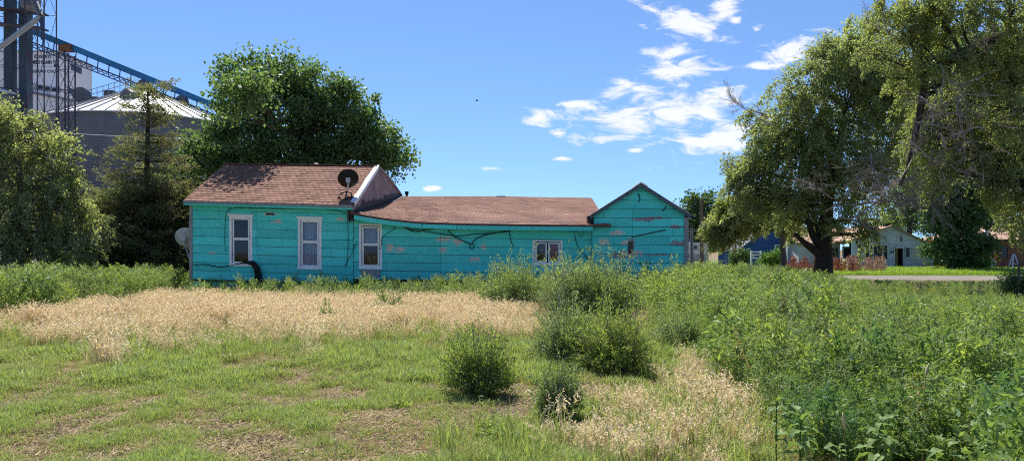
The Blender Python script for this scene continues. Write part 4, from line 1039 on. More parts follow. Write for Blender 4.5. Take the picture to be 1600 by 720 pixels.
# red-brown brick house at the right edge
KY = 62.0
kh = empty('brick_house', (X_(1575, KY), KY, 0), 'low red brick house with a brown hip roof at the right edge', 'house')
BRK = M('red_brown_brick', (0.24, 0.10, 0.075), 0.9, 0.2, 2.0, dark=(0.07, 0.035, 0.03), dfac=0.5)
kx0, kx1 = X_(1521, KY), X_(1665, KY); kz = Z_(374, KY)
mb = MB(); mb.box(kx0, kx1, KY, KY + 9, 0, kz); mb.build('wall', BRK, kh)
e0, e1, f0, f1 = kx0 - 0.5, kx1 + 0.5, KY - 0.5, KY + 9.5; rz = Z_(353, KY + 4.5)
mb = MB(); B = [(e0, f0, kz), (e1, f0, kz), (e1, f1, kz), (e0, f1, kz)]; r0, r1 = (e0 + 4.2, KY + 4.5, rz), (e1 - 4.2, KY + 4.5, rz)
mb.add(B + [r0, r1], [(0, 1, 5, 4), (1, 2, 5), (2, 3, 4, 5), (3, 0, 4), (3, 2, 1, 0)]); krf = mb.build('roof', TANROOF, kh)
mb = MB(); mb.box(e0, e1, f0 - 0.04, f0, kz - 0.16, kz + 0.02); mb.build('fascia_board', M('dark_fascia', (0.06, 0.04, 0.035)), krf)
PIER = M('pale_stone_pier', (0.42, 0.40, 0.38), 0.9, 0.2, 4)
for k in range(6):
    a, b = X_(1545, KY - 0.3), X_(1557, KY - 0.3); z = 0.02 + k * 0.33
    mb = MB(); mb.box(a + 0.03 * (k % 2), b - 0.03 * ((k + 1) % 2), KY - 0.3, KY - 0.004, z, z + 0.30); mb.build('stone', PIER, kh)
c = at(1541, 364, KY + 1.2); mb = MB(); mb.revolve((c[0], c[1], c[2] - 0.55), [(0.09, 0), (0.09, 0.55), (0.22, 0.55), (0.22, 0.66), (0.08, 0.85), (0, 0.86)], 10); mb.build('roof_ventilator', GALV, krf)
flatwin('window', X_(1562, KY), X_(1574, KY), Z_(402, KY), Z_(386, KY), KY, kh, DKGL, frame=BRK)

# white folding A-frame leaning by the brick house
af = empty('a_frame_stand', at(1584, 418, 55), 'white A shaped folding stand on the lawn before the brick house', 'stand')
top = Vector(at(1584, 397, 55))
for px, dy in ((1577, -0.3), (1591, -0.3), (1580, 0.5), (1589, 0.5)):
    mb = MB(); b = Vector(at(px, 424, 55)); b.y += dy; b.z = 0.0; mb.bar(top + Vector(((px - 1584) * 0.006, dy * 0.1, 0)), b, 0.06); mb.build('leg', PALEW, af)
mb = MB(); mb.bar(at(1578, 412, 54.8), at(1590.5, 412, 54.8), 0.05); mb.build('crossbar', PALEW, af)
# small white tub on the lawn
c = at(1496, 417, 60); tb = empty('garden_tub', (c[0], c[1], 0), 'small white tub lying on the lawn beside the green bush', 'tub')
mb = MB(); mb.revolve((c[0], c[1], 0.02), [(0.0, 0.0), (0.28, 0.0), (0.38, 0.5), (0.43, 0.52), (0.43, 0.56), (0.36, 0.56), (0.26, 0.06), (0, 0.06)], 18); mb.build('body', PALEW, tb)
# white slatted fence end and brown post near the blue house
fe = empty('picket_rail', (X_(1181, 60), 60, 0), 'short white rail fence panel before the blue house', 'fence')
for px in (1174, 1189): mb = MB(); x = X_(px, 60); mb.box(x - 0.06, x + 0.06, 60, 60.1, 0, Z_(391.5, 60)); mb.build('post', PALEW, fe)
for py in (393.5, 398, 403): mb = MB(); mb.box(X_(1173, 60), X_(1190, 60), 59.96, 59.998, Z_(py + 1, 60), Z_(py - 1, 60)); mb.build('rail', PALEW, fe)
po = MB(); x = X_(1229.5, 58); po.bar((x, 58, 0), (x, 58, Z_(377, 58)), 0.12); tag(po.build('pole', PALEW, origin=(x, 58, 0)), 'thin pale pole standing against the blue house wall', 'pole')
po = MB(); x = X_(1080.5, 28.5); po.tube([(x, 28.5, 0), (x + 0.02, 28.5, 1.2), (x, 28.5, Z_(356, 28.5))], [0.07, 0.065, 0.06], 8); tag(po.build('fence_post', GREYW, origin=(x, 28.5, 0)), 'grey weathered post just right of the gable wing corner', 'post')

# white camper trailer beyond the gable
VY = 60.0; v0, v1 = X_(1068, VY), X_(1107, VY); vz0, vz1 = 0.75, Z_(379, VY)
cp = empty('camper_trailer', ((v0 + v1) / 2, VY, 0), 'white camper trailer with a small dark window behind the gable wing', 'camper')
mb = MB(); pr = [(v0, vz0), (v1, vz0), (v1, vz1 - 0.2), (v1 - 0.1, vz1 - 0.03), (v1 - 0.3, vz1), (v0 + 0.3, vz1), (v0, vz1 - 0.3)]
nP = len(pr); mb.add([(x, VY, z) for x, z in pr] + [(x, VY + 2.1, z) for x, z in pr], [tuple(range(nP)), tuple(range(2 * nP - 1, nP - 1, -1))] + [(i, i + nP, (i + 1) % nP + nP, (i + 1) % nP) for i in range(nP)])
mb.build('body', M('camper_white', (0.66, 0.66, 0.68), 0.5, 0.06, 2), cp)
flatwin('window', X_(1084, VY), X_(1089.5, VY), Z_(389, VY), Z_(384, VY), VY, cp, DKGL, frame=GALV, proud=0.03)
mb = MB(); mb.box(v0, v1, VY - 0.03, VY - 0.004, vz0 - 0.05, vz0 + 0.55); mb.build('skirt', M('camper_grey', (0.35, 0.35, 0.37)), cp)
for x in ((v0 + v1) / 2 - 0.4, (v0 + v1) / 2 + 0.4):
    mb = MB(); mb.revolve((x, VY + 0.1, 0.36), [(0.0, -0.1), (0.2, -0.1), (0.36, -0.08), (0.36, 0.08), (0.0, 0.1)], 16, ax=Matrix.Rotation(R(90), 3, 'X')); mb.build('wheel', BLACKM, cp)

# utility pole with crossarm wires
UY = 58.0
up = empty('utility_pole', (X_(1096, UY), UY, 0), 'wooden utility pole before the distant tree right of the gable', 'utility pole')
mb = MB(); mb.tube([(X_(1096.5, UY), UY, 0), at(1096, 312, UY)], [0.17, 0.12], 8); mb.build('shaft', BARKG, up)
mb = MB(); c = at(1098.5, 355, UY); mb.revolve((c[0], c[1], c[2]), [(0.0, -0.3), (0.16, -0.3), (0.16, 0.25), (0.0, 0.3)], 10); mb.build('transformer', GALV, up)
wire(at(1060, 362, 57.8), at(1300, 330, 57.8), 0.25, 'upper black wire running right from the utility pole', 0.025)
wire(at(1060, 360, 57.9), at(1300, 352, 57.9), 0.3, 'lower black wire running right from the utility pole', 0.025)

# bird far up in the sky
bd = Vector(at(745, 157.5, 80)); mb = MB()
mb.tube([bd + Vector((-0.17, 0, 0)), bd + Vector((-0.05, 0, 0.01)), bd + Vector((0.08, 0, 0.0)), bd + Vector((0.2, 0, 0.0))], [0.01, 0.055, 0.05, 0.01], 6)
for s in (-1, 1):
    mb.add([bd + Vector((-0.06, 0, 0.02)), bd + Vector((0.08, 0, 0.02)), bd + Vector((0.05, s * 0.35, 0.09)), bd + Vector((-0.03, s * 0.36, 0.09)), bd + Vector((-0.02, s * 0.6, 0.03))], [(0, 1, 2, 3), (3, 2, 4)])
tag(mb.build('bird', BLACKM, origin=bd), 'tiny dark bird flying in the blue sky left of the clouds', 'bird')

# ================================================================== TREES
def unit(v): return v / np.maximum(np.linalg.norm(v, axis=1, keepdims=True), 1e-9)
def leaf_quads(P, L, W, up=0.5, rng=RNG, droop=0.0, tdir=None):
    """one diamond leaf at every point of P"""
    n = len(P)
    nrm = unit(rng.normal(size=(n, 3)) + np.array([0, 0, up]))
    t = rng.normal(size=(n, 3)) if tdir is None else tdir + rng.normal(size=(n, 3)) * 0.5
    t[:, 2] -= droop
    t = unit(t - nrm * np.sum(t * nrm, axis=1, keepdims=True)); b = np.cross(nrm, t)
    s = rng.uniform(0.65, 1.3, (n, 1)); l = L * s / 2; w = W * s / 2
    V = np.stack([P - t * l, P + b * w - t * l * 0.15, P + t * l, P - b * w - t * l * 0.15], 1).reshape(-1, 3)
    Fq = np.arange(4 * n).reshape(n, 4)
    return V, Fq

def bez(p, q, bend, n=7):
    p, q = Vector(p), Vector(q); m = (p + q) / 2 + Vector(bend)
    return [(p * (1 - t) ** 2 + m * 2 * t * (1 - t) + q * t * t) for t in [k / n for k in range(n + 1)]]

def make_tree(name, label, cat, Y, base_px, trunk, lobes, leaf, bark, nclus, per, sig, L, W, depth=0.9, tr=0.35, up=0.5, droop=0.0, group='trees', shell=0.55, fork=None, twig=0.35, seed=1, limbr=0.5, squash=1.0, spray=0.0):
    """trunk: list of (px, py, dY, radius m); lobes: (px, py, rx, ry[, dY]) in photo pixels at depth Y (turned into metres here)"""
    rng = np.random.default_rng(seed); rnd = random.Random(seed)
    base = (X_(base_px, Y), Y, 0.0)
    root = empty(name, base, label, cat, group)
    tp = [Vector((base[0], Y, -0.1))] + [Vector((X_(p[0], Y), Y + p[2], Z_(p[1], Y))) for p in trunk]
    rr = [trunk[0][3] * 1.25] + [p[3] for p in trunk]
    fine, fr = [], []
    for i in range(len(tp) - 1):
        for k in range(4):
            t = k / 4; fine.append(tp[i].lerp(tp[i + 1], t) + Vector((rnd.uniform(-1, 1), rnd.uniform(-1, 1), 0)) * rr[i] * 0.12); fr.append(rr[i] * (1 - t) + rr[i + 1] * t)
    fine.append(tp[-1]); fr.append(rr[-1])
    mb = MB(); mb.tube(fine, fr, 9); mb.build('trunk', bark, root, smooth=True)
    cl = []
    lob = []
    for l in lobes:
        dy = l[4] if len(l) > 4 else rnd.uniform(-0.4, 0.4) * depth * 2
        c = np.array([X_(l[0], Y), Y + dy, Z_(l[1], Y)]); r = np.array([l[2] / F * Y, max(l[2], l[3]) / F * Y * depth, l[3] / F * Y * squash])
        lob.append((c, r))
    vol = np.array([np.prod(r) ** 0.72 for c, r in lob]); vol = vol / vol.sum()
    for (c, r), v in zip(lob, vol):
        n = max(3, int(nclus * v)); d = unit(rng.normal(size=(n, 3))); u = rng.uniform(0, 1, (n, 1)) ** (1 / 3.0)
        u = shell + (1 - shell) * u if shell > 0 else u
        u = np.where(rng.uniform(size=(n, 1)) < 0.22, u * rng.uniform(1.0, 1.32, (n, 1)), u); p = c + d * u * r + rng.normal(size=(n, 3)) * 0.10 * r.mean(); p[:, 2] = np.maximum(p[:, 2], 0.25); cl.append(p)
        # limb to this lobe and twigs to some clusters
        cands = [i for i, q in enumerate(fine) if i > len(fine) * 0.25]
        si = min(cands, key=lambda i: (Vector(c) - fine[i]).length + 1.2 * max(0, fine[i].z - c[2]) + 0.8 * abs(i - len(fine) * 0.6) / len(fine))
        st = fine[si]; lr = fr[si] * limbr * (0.3 if abs(c[1] - Y) > 4 else 1.0)
        path = bez(st, c, (rnd.uniform(-0.3, 0.3), rnd.uniform(-0.3, 0.3), -0.12 * (Vector(c) - st).length + 0.1), 7)
        lm = MB(); lm.tube(path, [max(0.02, lr * (1 - 0.8 * k / 7)) for k in range(8)], 6)
        for q in p[rng.uniform(size=n) < twig]:
            s = path[rnd.randint(3, 7)]; q = Vector(q)
            lm.tube(bez(s, q, (rnd.uniform(-0.2, 0.2), rnd.uniform(-0.2, 0.2), -0.1), 4), [max(0.012, lr * 0.22), lr * 0.18 + 0.006, lr * 0.13 + 0.005, 0.01, 0.006], 4, cap=False)
        lm.build('limb', bark, root)
    cl = np.concatenate(cl)
    cen = np.repeat(cl, per, axis=0)
    sg = np.repeat(rng.uniform(0.6, 1.35, (len(cl), 1)), per, axis=0) * sig
    P = cen + np.clip(rng.normal(size=cen.shape), -1.7, 1.7) * sg * np.array([1, 1, 0.75])
    tdir = None
    if spray:
        axis = unit(unit(cl - np.array([c_.tolist() for c_, r_ in lob]).mean(0)) * np.array([0.7, 0.7, 0.2]) + rng.normal(size=cl.shape) * 0.45 + np.array([0, 0, -0.55]))
        ax_ = np.repeat(axis, per, axis=0); ln_ = np.repeat(rng.uniform(0.5, 1.4, (len(cl), 1)), per, axis=0) * spray
        tt = rng.uniform(0, 1, (len(cen), 1)); lat = np.clip(rng.normal(size=cen.shape), -1.8, 1.8) * sg * (0.75 - 0.45 * tt)
        P = cen + ax_ * ln_ * (tt - 0.35) + lat; P[:, 2] -= (tt[:, 0] ** 2) * ln_[:, 0] * 0.35; tdir = ax_
    elif droop: P[:, 2] -= np.abs(rng.normal(size=len(P))) * droop * sig
    P[:, 2] = np.maximum(P[:, 2], 0.05)
    V, Fq = leaf_quads(P, L, W, up, rng, droop if tdir is None else 0.2, tdir)
    npmesh('crown', V, Fq, leaf, root)
    return root

def dead_branch(root, start, direction, length, r0, mat=DEADW, depth=3, seed=0, curl=0.0, name='dead_branch', kids=4, spread=0.55):
    rnd = random.Random(seed); mb = MB()
    def grow(p, d, ln, r, lev):
        n = 6; pts = [Vector(p)]; dd = Vector(d).normalized(); rads = [r]
        for k in range(n):
            dd = (dd + Vector((rnd.uniform(-1, 1), rnd.uniform(-1, 1), rnd.uniform(-1, 1))) * 0.22 + Vector((0, 0, curl))).normalized()
            pts.append(pts[-1] + dd * ln / n); rads.append(max(0.004, r * (1 - 0.8 * (k + 1) / n)))
        mb.tube(pts, rads, 5 if lev == depth else 4, cap=False)
        if lev > 0:
            for k in range(kids):
                i = rnd.randint(1, n); nd = (pts[i] - pts[i - 1]).normalized() + Vector((rnd.uniform(-1, 1), rnd.uniform(-1, 1), rnd.uniform(-0.8, 0.8))) * spread * 1.4
                grow(pts[i], nd, ln * rnd.uniform(0.35, 0.65), rads[i] * 0.7, lev - 1)
    grow(start, direction, length, r0, depth)
    return mb.build(name, mat, root)

COTTON = leafmat('dark_cottonwood_leaf', (0.068, 0.14, 0.055), (0.18, 0.265, 0.11), 0.45, patch=(0.105, 0.19, 0.08), pscale=0.8)
ELM = leafmat('elm_leaf', (0.155, 0.215, 0.09), (0.38, 0.435, 0.22), 0.56, patch=(0.21, 0.255, 0.15), pscale=0.55)
ELM2 = leafmat('yellow_green_elm_leaf', (0.15, 0.21, 0.07), (0.34, 0.38, 0.16), 0.5, patch=(0.19, 0.23, 0.13), pscale=0.7)
LEFTL = leafmat('dusty_olive_leaf', (0.145, 0.195, 0.085), (0.38, 0.42, 0.23), 0.55, patch=(0.24, 0.27, 0.18), pscale=0.9)
CEDAR = leafmat('brown_olive_cedar_spray', (0.10, 0.135, 0.068), (0.25, 0.265, 0.145), 0.45, patch=(0.16, 0.155, 0.10), pscale=0.7, spec=0.1)
DEEP = leafmat('deep_green_tree_leaf', (0.05, 0.105, 0.042), (0.13, 0.205, 0.08), 0.35)  # dark green leaf tone, even over the whole crown
BUSHG = leafmat('green_shrub_leaf', (0.06, 0.15, 0.025), (0.13, 0.24, 0.05), 0.4)

# big dark tree right behind the left roof
make_tree('cottonwood_tree', 'large dark green broadleaf tree rising right behind the left roof', 'tree', 36.5, 478,
          [(478, 300, 0, 0.34), (482, 240, 0, 0.28), (478, 190, 0.2, 0.2), (470, 140, 0, 0.1)],
          [(425, 128, 42, 36), (470, 140, 40, 34), (395, 160, 40, 38), (362, 195, 32, 34), (530, 165, 50, 42), (560, 190, 36, 34), (585, 225, 46, 40, 0.5), (612, 240, 28, 26), (600, 265, 28, 20),
           (440, 190, 60, 50), (490, 200, 50, 45, 1.2), (400, 230, 60, 50), (345, 245, 48, 50), (315, 268, 34, 44), (312, 248, 22, 26), (440, 255, 70, 40), (540, 250, 46, 34), (360, 115, 22, 24), (300, 290, 30, 40, -1),
           (458, 190, 36, 28, -6.4), (444, 200, 26, 22, -6.8), (497, 152, 36, 30), (505, 195, 40, 40), (480, 120, 26, 20), (400, 112, 30, 22), (450, 108, 28, 20), (520, 145, 26, 20), (560, 240, 40, 40), (480, 265, 70, 32, 1)],  # two forward lobes added over the roof to cast shadow on it
          COTTON, BARK, 520, 120, 0.34, 0.16, 0.13, depth=0.85, seed=11, group='trees', shell=0.2)
# conifer
def conifer(name, label, Y, px, ztop_py, seed):
    rng = np.random.default_rng(seed); rnd = random.Random(seed)
    x = X_(px, Y); zt = Z_(ztop_py, Y); root = empty(name, (x, Y, 0), label, 'tree', 'trees')
    mb = MB(); mb.tube([(x, Y, -0.1), (x + 0.05, Y, zt * 0.3), (x - 0.03, Y, zt * 0.6), (x + 0.02, Y, zt * 0.85), (x - 0.03, Y, zt)], [0.2, 0.15, 0.10, 0.055, 0.015], 8); mb.build('trunk', BARK, root, smooth=True)
    P = []; D = []; bm_ = MB()
    z = 0.3; 
    while z < zt - 0.15:
        f = z / zt
        rad = 2.75 * (1 - f) ** 0.8 + 0.30
        if f > 0.52: rad = 0.80 * rad + 0.22 + 0.3 * math.sin(z * 4)
        nb = 11 if f < 0.5 else 6
        for k in range(nb):
            a = rnd.uniform(0, 2 * math.pi); ln = rad * rnd.uniform(0.55, 1.12)
            if 0.48 < f < 0.62: ln *= rnd.choice([0.6, 1.0, 1.35])
            d = Vector((math.cos(a), math.sin(a), rnd.uniform(0.0, 0.32) if f < 0.75 else rnd.uniform(0.2, 0.7)))
            s = Vector((x, Y, z)); e = s + d * ln; bm = s.lerp(e, 0.5) + Vector((0, 0, -0.08 * ln))
            bm_.tube([s, bm, e], [0.035 * (1 - f) + 0.012, 0.02 * (1 - f) + 0.008, 0.005], 4, cap=False)
            m = int(ln * (28 if f < 0.5 else 12)) + 3
            for j in range(m):
                t = rnd.uniform(0.18 if f < 0.5 else 0.3, 1.05); p = s.lerp(e, t) + Vector((0, 0, -0.3 * ln * t * (1 - t)))
                wd = 0.26 * ln * (1.15 - t) + 0.07
                p = p + Vector((rnd.gauss(0, wd), rnd.gauss(0, wd), rnd.gauss(0, 0.05)))
                P.append(p); D.append(d + Vector((rnd.gauss(0, .5), rnd.gauss(0, .5), 0.15)))
        z += rnd.uniform(0.13, 0.24) if f < 0.5 else rnd.uniform(0.22, 0.36)
    bm_.build('branch_whorl', BARK, root)
    P = np.array(P); D = np.array(D); k = 9
    Pp = np.repeat(P, k, axis=0) + rng.normal(size=(len(P) * k, 3)) * np.array([0.085, 0.085, 0.045]); Dd = np.repeat(D, k, axis=0)
    V, Fq = leaf_quads(Pp, 0.13, 0.035, 0.6, rng, 0, Dd); npmesh('crown', V, Fq, CEDAR, root)
    return root
conifer('cedar_tree', 'tall sparse brown green conifer standing before the wide bin', 30.0, 231, 124, 5)
make_tree('cedar_tree', 'dense added conifer shrub filling the shaded gap beside the left wall', 'tree', 31.0, 268, [(268, 390, 0, 0.12), (266, 330, 0, 0.08)],
          [(268, 330, 34, 40), (250, 370, 50, 44), (285, 360, 30, 50), (200, 375, 50, 40), (160, 385, 40, 36), (275, 400, 50, 30), (215, 405, 60, 26), (140, 400, 46, 24)],  # shrub added to fill the black shade under the tall conifer
          CEDAR, BARK, 420, 70, 0.2, 0.13, 0.05, seed=23, shell=0.2)
# dusty olive tree, far left
make_tree('elm_tree', 'dusty olive leafed tree with pale twigs at the left edge', 'tree', 25.0, 30, [(30, 390, 0, 0.17), (36, 330, 0, 0.13), (30, 270, 0, 0.09), (20, 210, 0, 0.05)],
          [(15, 205, 46, 38), (60, 235, 42, 36), (-10, 250, 50, 50), (85, 270, 34, 30), (40, 290, 60, 44), (100, 320, 44, 40), (30, 345, 70, 40), (125, 360, 34, 34), (90, 375, 54, 32), (0, 375, 50, 30), (-30, 190, 40, 36), (10, 175, 26, 20), (140, 385, 24, 24), (60, 395, 46, 16)],
          LEFTL, BARKG, 520, 110, 0.17, 0.105, 0.054, depth=0.8, seed=31, spray=0.65, shell=0.15, twig=0.6, limbr=0.45)

# --- right-hand elm with the dark leaning trunk
elm = make_tree('elm_tree', 'wide elm with a dark forked trunk and grey dead twigs right of centre', 'tree', 33.0, 1286,
          [(1286, 405, 0, 0.40), (1287, 372, 0, 0.35), (1290, 345, 0, 0.31), (1300, 300, 0.2, 0.22), (1310, 240, 0, 0.17), (1320, 170, 0, 0.09)],
          [(1255, 130, 46, 40), (1300, 105, 50, 36), (1345, 120, 52, 46), (1225, 175, 50, 44), (1205, 220, 44, 36), (1270, 190, 60, 50), (1330, 190, 60, 50), (1180, 262, 46, 36), (1235, 255, 60, 46), (1165, 300, 34, 32), (1205, 310, 44, 36),
           (1285, 270, 50, 40), (1340, 260, 44, 40), (1235, 338, 30, 16), (1310, 345, 40, 26, -0.8), (1330, 365, 26, 14, -0.8), (1265, 330, 40, 26), (1380, 150, 44, 46), (1290, 72, 24, 16), (1268, 84, 18, 14), (1150, 285, 20, 18), (1152, 250, 14, 14), (1190, 175, 16, 12), (1375, 100, 40, 34), (1395, 220, 40, 46), (1350, 310, 40, 30), (1410, 270, 34, 40), (1320, 75, 36, 26), (1345, 72, 30, 28), (1365, 105, 36, 34), (1375, 60, 34, 30), (1350, 35, 26, 22), (1410, 180, 34, 40), (1160, 270, 24, 24), (1250, 300, 44, 34), (1300, 230, 60, 46), (1395, 120, 36, 40)],
          ELM, BARK, 1000, 150, 0.225, 0.12, 0.062, depth=0.8, seed=41, droop=0.7, spray=0.87, shell=0.12, twig=0.5, limbr=0.42)
mb = MB(); b0 = Vector(at(1284, 398, 32.9)); mb.tube(bez(b0, at(1243, 366, 32.5), (-0.1, 0, -0.05)), [0.22, 0.21, 0.18, 0.16, 0.14, 0.12, 0.10, 0.09], 8)
mb.tube(bez(at(1282, 385, 32.9), at(1262, 330, 32.7), (-0.3, 0, -0.1)), [0.18, 0.17, 0.16, 0.14, 0.12, 0.1, 0.08, 0.06], 8); mb.build('fork_limb', BARK, elm, smooth=True)
k = 0
for px, py, d, ln, r, cu_ in [(1345, 300, (1, -0.4, 0.25), 3.0, 0.06, 0.0), (1330, 320, (0.9, -0.5, -0.15), 2.8, 0.06, 0), (1320, 290, (0.6, -0.6, 0.4), 2.8, 0.05, 0), (1350, 270, (1, -0.4, -0.3), 2.6, 0.05, -0.05), (1300, 310, (-0.7, -0.6, 0.1), 2.4, 0.05, 0),
                          (1375, 260, (0.5, -0.6, -0.6), 2.6, 0.05, -0.06), (1310, 340, (0.8, -0.5, 0.05), 2.4, 0.05, 0), (1205, 195, (-1, -0.2, 0.25), 1.7, 0.045, 0.05), (1200, 185, (-0.9, 0, 0.5), 1.6, 0.04, 0.05), (1400, 300, (0.3, -0.5, -0.3), 2.2, 0.05, -0.05),
                          (1360, 240, (-0.4, -0.6, -0.5), 2.6, 0.05, -0.06), (1385, 330, (0.6, -0.5, 0.3), 2.2, 0.045, 0), (1290, 330, (0.2, -0.8, 0.2), 2.4, 0.05, 0), (1340, 335, (1, -0.5, 0.4), 3.0, 0.05, 0.0), (1370, 300, (0.2, -0.8, -0.2), 2.4, 0.05, -0.03)]:
    dead_branch(elm, at(px, py, 30.6), d, ln * 0.87, r * 0.85, seed=100 + k, curl=cu_, kids=5); k += 1
# --- low pale elm in front of the blue house
make_tree('elm_tree', 'low rounded pale green tree before the blue house', 'tree', 44.0, 1224, [(1224, 400, 0, 0.17), (1222, 372, 0, 0.15), (1200, 345, 0, 0.1), (1180, 330, 0, 0.05)],
          [(1155, 335, 34, 26), (1190, 330, 38, 26), (1135, 362, 28, 24), (1165, 348, 34, 18), (1210, 340, 30, 14), (1240, 352, 24, 18), (1195, 308, 24, 18), (1140, 320, 20, 16), (1120, 360, 18, 22)],
          ELM2, BARKG, 380, 100, 0.23, 0.14, 0.085, depth=0.8, seed=51, spray=0.7, shell=0.3)
# --- near tree overhanging from the right edge
near = make_tree('elm_tree', 'near elm reaching in from the right edge with pale green hanging leaves', 'tree', 24.0, 1660,
          [(1660, 380, 0, 0.36), (1655, 250, 0, 0.32), (1640, 140, 0, 0.27), (1580, 55, 0, 0.24), (1500, 85, 0, 0.17), (1440, 120, 0, 0.1)],
          [(1390, 25, 40, 36), (1440, 10, 46, 36), (1500, 20, 50, 36), (1560, 10, 50, 36), (1600, 40, 40, 40), (1375, 75, 26, 26), (1430, 70, 34, 30), (1590, 110, 36, 34), (1590, 190, 36, 40), (1560, 240, 40, 44), (1595, 280, 36, 50), (1540, 290, 26, 34), (1480, 55, 36, 20, 0.8), (1615, 350, 26, 36), (1535, 170, 26, 30), (1500, 130, 22, 18, 0.6), (1460, 160, 20, 30, 0.9), (1640, 60, 40, 60), (1410, 120, 34, 34, 0.4), (1540, 70, 40, 30, -0.5), (1500, 95, 40, 24, -0.4), (1440, 105, 30, 22, -0.4), (1480, 200, 40, 40), (1525, 240, 40, 40), (1470, 265, 26, 30), (1545, 110, 40, 36), (1510, 180, 40, 40), (1580, 310, 30, 30), (1450, 220, 26, 36), (1560, 130, 30, 30), (1425, 40, 36, 26), (1470, 30, 36, 26)],
          ELM2, BARK, 720, 125, 0.17, 0.092, 0.05, depth=0.8, seed=61, droop=1.2, spray=0.75, shell=0.1, twig=0.6, limbr=0.3)
mb = MB(); mb.tube(bez(at(1446, 112, 24), at(1408, 290, 24.2), (0.25, 0, 0.1), 9), [0.13, 0.125, 0.12, 0.11, 0.10, 0.09, 0.07, 0.05, 0.035, 0.02], 7); mb.build('hanging_limb', BARK, near, smooth=True)
k = 0
for px, py, d, ln, r, cu_ in [(1436, 150, (0.4, -0.5, -0.6), 1.8, 0.035, 0.0), (1428, 190, (0.9, -0.5, 0.1), 1.8, 0.03, -0.10), (1500, 180, (-0.8, -0.4, 0.15), 1.8, 0.03, -0.10), (1560, 150, (-1, -0.3, 0.1), 2.0, 0.03, -0.08), (1540, 200, (-1, -0.4, 0.0), 1.7, 0.03, -0.05), (1420, 220, (0.6, -0.5, -0.6), 1.5, 0.03, 0.0),
                          (1590, 200, (-1, -0.3, -0.1), 2.0, 0.03, 0.0), (1580, 240, (-1, -0.3, 0.2), 1.9, 0.03, -0.05), (1500, 150, (-0.4, -0.5, -0.7), 1.8, 0.03, 0.0), (1470, 100, (-0.2, -0.4, -1), 2.0, 0.03, 0.03), (1560, 110, (-0.9, -0.4, -0.3), 2.0, 0.03, 0.0), (1545, 90, (-0.6, -0.6, 0.4), 1.6, 0.03, 0.0), (1400, 60, (-0.7, -0.4, 0.5), 1.2, 0.025, 0.0), (1425, 250, (-0.5, -0.5, -0.4), 1.3, 0.025, 0)]:
    dead_branch(near, at(px, py, 23.2), d, ln, r * 0.85, mat=DEADW, seed=200 + k, curl=cu_, kids=4, spread=0.6); k += 1
# --- dark trees behind the houses on the right
for (nm, lab, Y, b, lobes, seed, nc) in [
    ('maple_tree', 'dark dense tree directly right of the grey cottage', 58.0, 1488, [(1470, 250, 40, 50), (1500, 210, 46, 44), (1490, 300, 46, 50), (1480, 345, 40, 36), (1500, 380, 36, 30), (1455, 290, 26, 36), (1440, 200, 34, 34), (1475, 395, 26, 18), (1515, 330, 36, 36), (1470, 160, 46, 40), (1510, 130, 50, 44), (1450, 120, 40, 36), (1530, 230, 44, 44), (1480, 90, 46, 34), (1540, 90, 40, 40)], 71, 760),
    ('maple_tree', 'dark tall tree behind the brick house at the right edge', 72.0, 1570, [(1550, 240, 50, 50), (1600, 250, 46, 60), (1545, 300, 50, 44), (1590, 320, 50, 44), (1560, 350, 50, 30), (1530, 180, 46, 44), (1580, 150, 50, 50), (1600, 200, 40, 50), (1560, 390, 40, 26), (1600, 380, 40, 40)], 72, 560),
    ('maple_tree', 'dark tree crown standing behind the grey cottage roof', 84.0, 1420, [(1430, 300, 34, 34), (1405, 335, 26, 22), (1445, 340, 34, 24), (1440, 260, 30, 30)], 73, 150)]:
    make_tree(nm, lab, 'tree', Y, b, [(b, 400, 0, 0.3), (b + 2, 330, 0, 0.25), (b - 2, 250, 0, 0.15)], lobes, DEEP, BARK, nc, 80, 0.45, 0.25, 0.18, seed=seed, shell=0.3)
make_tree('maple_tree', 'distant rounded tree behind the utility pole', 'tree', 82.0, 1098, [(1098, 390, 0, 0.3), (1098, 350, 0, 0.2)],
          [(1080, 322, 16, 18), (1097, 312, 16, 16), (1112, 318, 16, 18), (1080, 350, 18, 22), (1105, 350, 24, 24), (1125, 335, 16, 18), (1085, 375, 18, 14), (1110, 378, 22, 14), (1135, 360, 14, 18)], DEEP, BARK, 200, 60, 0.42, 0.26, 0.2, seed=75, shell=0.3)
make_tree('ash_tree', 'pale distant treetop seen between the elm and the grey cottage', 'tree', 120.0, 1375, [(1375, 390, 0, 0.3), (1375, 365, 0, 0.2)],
          [(1385, 352, 18, 10), (1365, 358, 14, 10), (1405, 350, 16, 12)], ELM2, BARK, 60, 60, 0.7, 0.4, 0.3, seed=76, shell=0.2)

# --- shrubs
def shrub(label, Y, px, lobes, leaf, n, per, sig, L, W, seed, name='shrub', bark=BARKG):
    return make_tree(name, label, 'shrub', Y, px, [(px, 412, 0, 0.03), (px, 405, 0, 0.02)], lobes, leaf, bark, n, per, sig, L, W, seed=seed, shell=0.1, group='shrubs', twig=0.5)
shrub('bright green shrub growing before the brick house', 58, 1525, [(1525, 388, 18, 14), (1512, 404, 16, 12), (1538, 402, 18, 12), (1530, 410, 22, 8)], BUSHG, 90, 50, 0.3, 0.2, 0.12, 81)
shrub('dark rounded bush left of the white rail panel', 62, 1211 - 55 + 0, [(1160, 402, 12, 10), (1150, 405, 10, 8)], DEEP, 40, 60, 0.3, 0.2, 0.12, 82)
shrub('small dark bush between the white rail panel and the pole', 57, 1207, [(1207, 402, 9, 9), (1200, 407, 10, 6)], BUSHG, 36, 60, 0.25, 0.18, 0.1, 83)
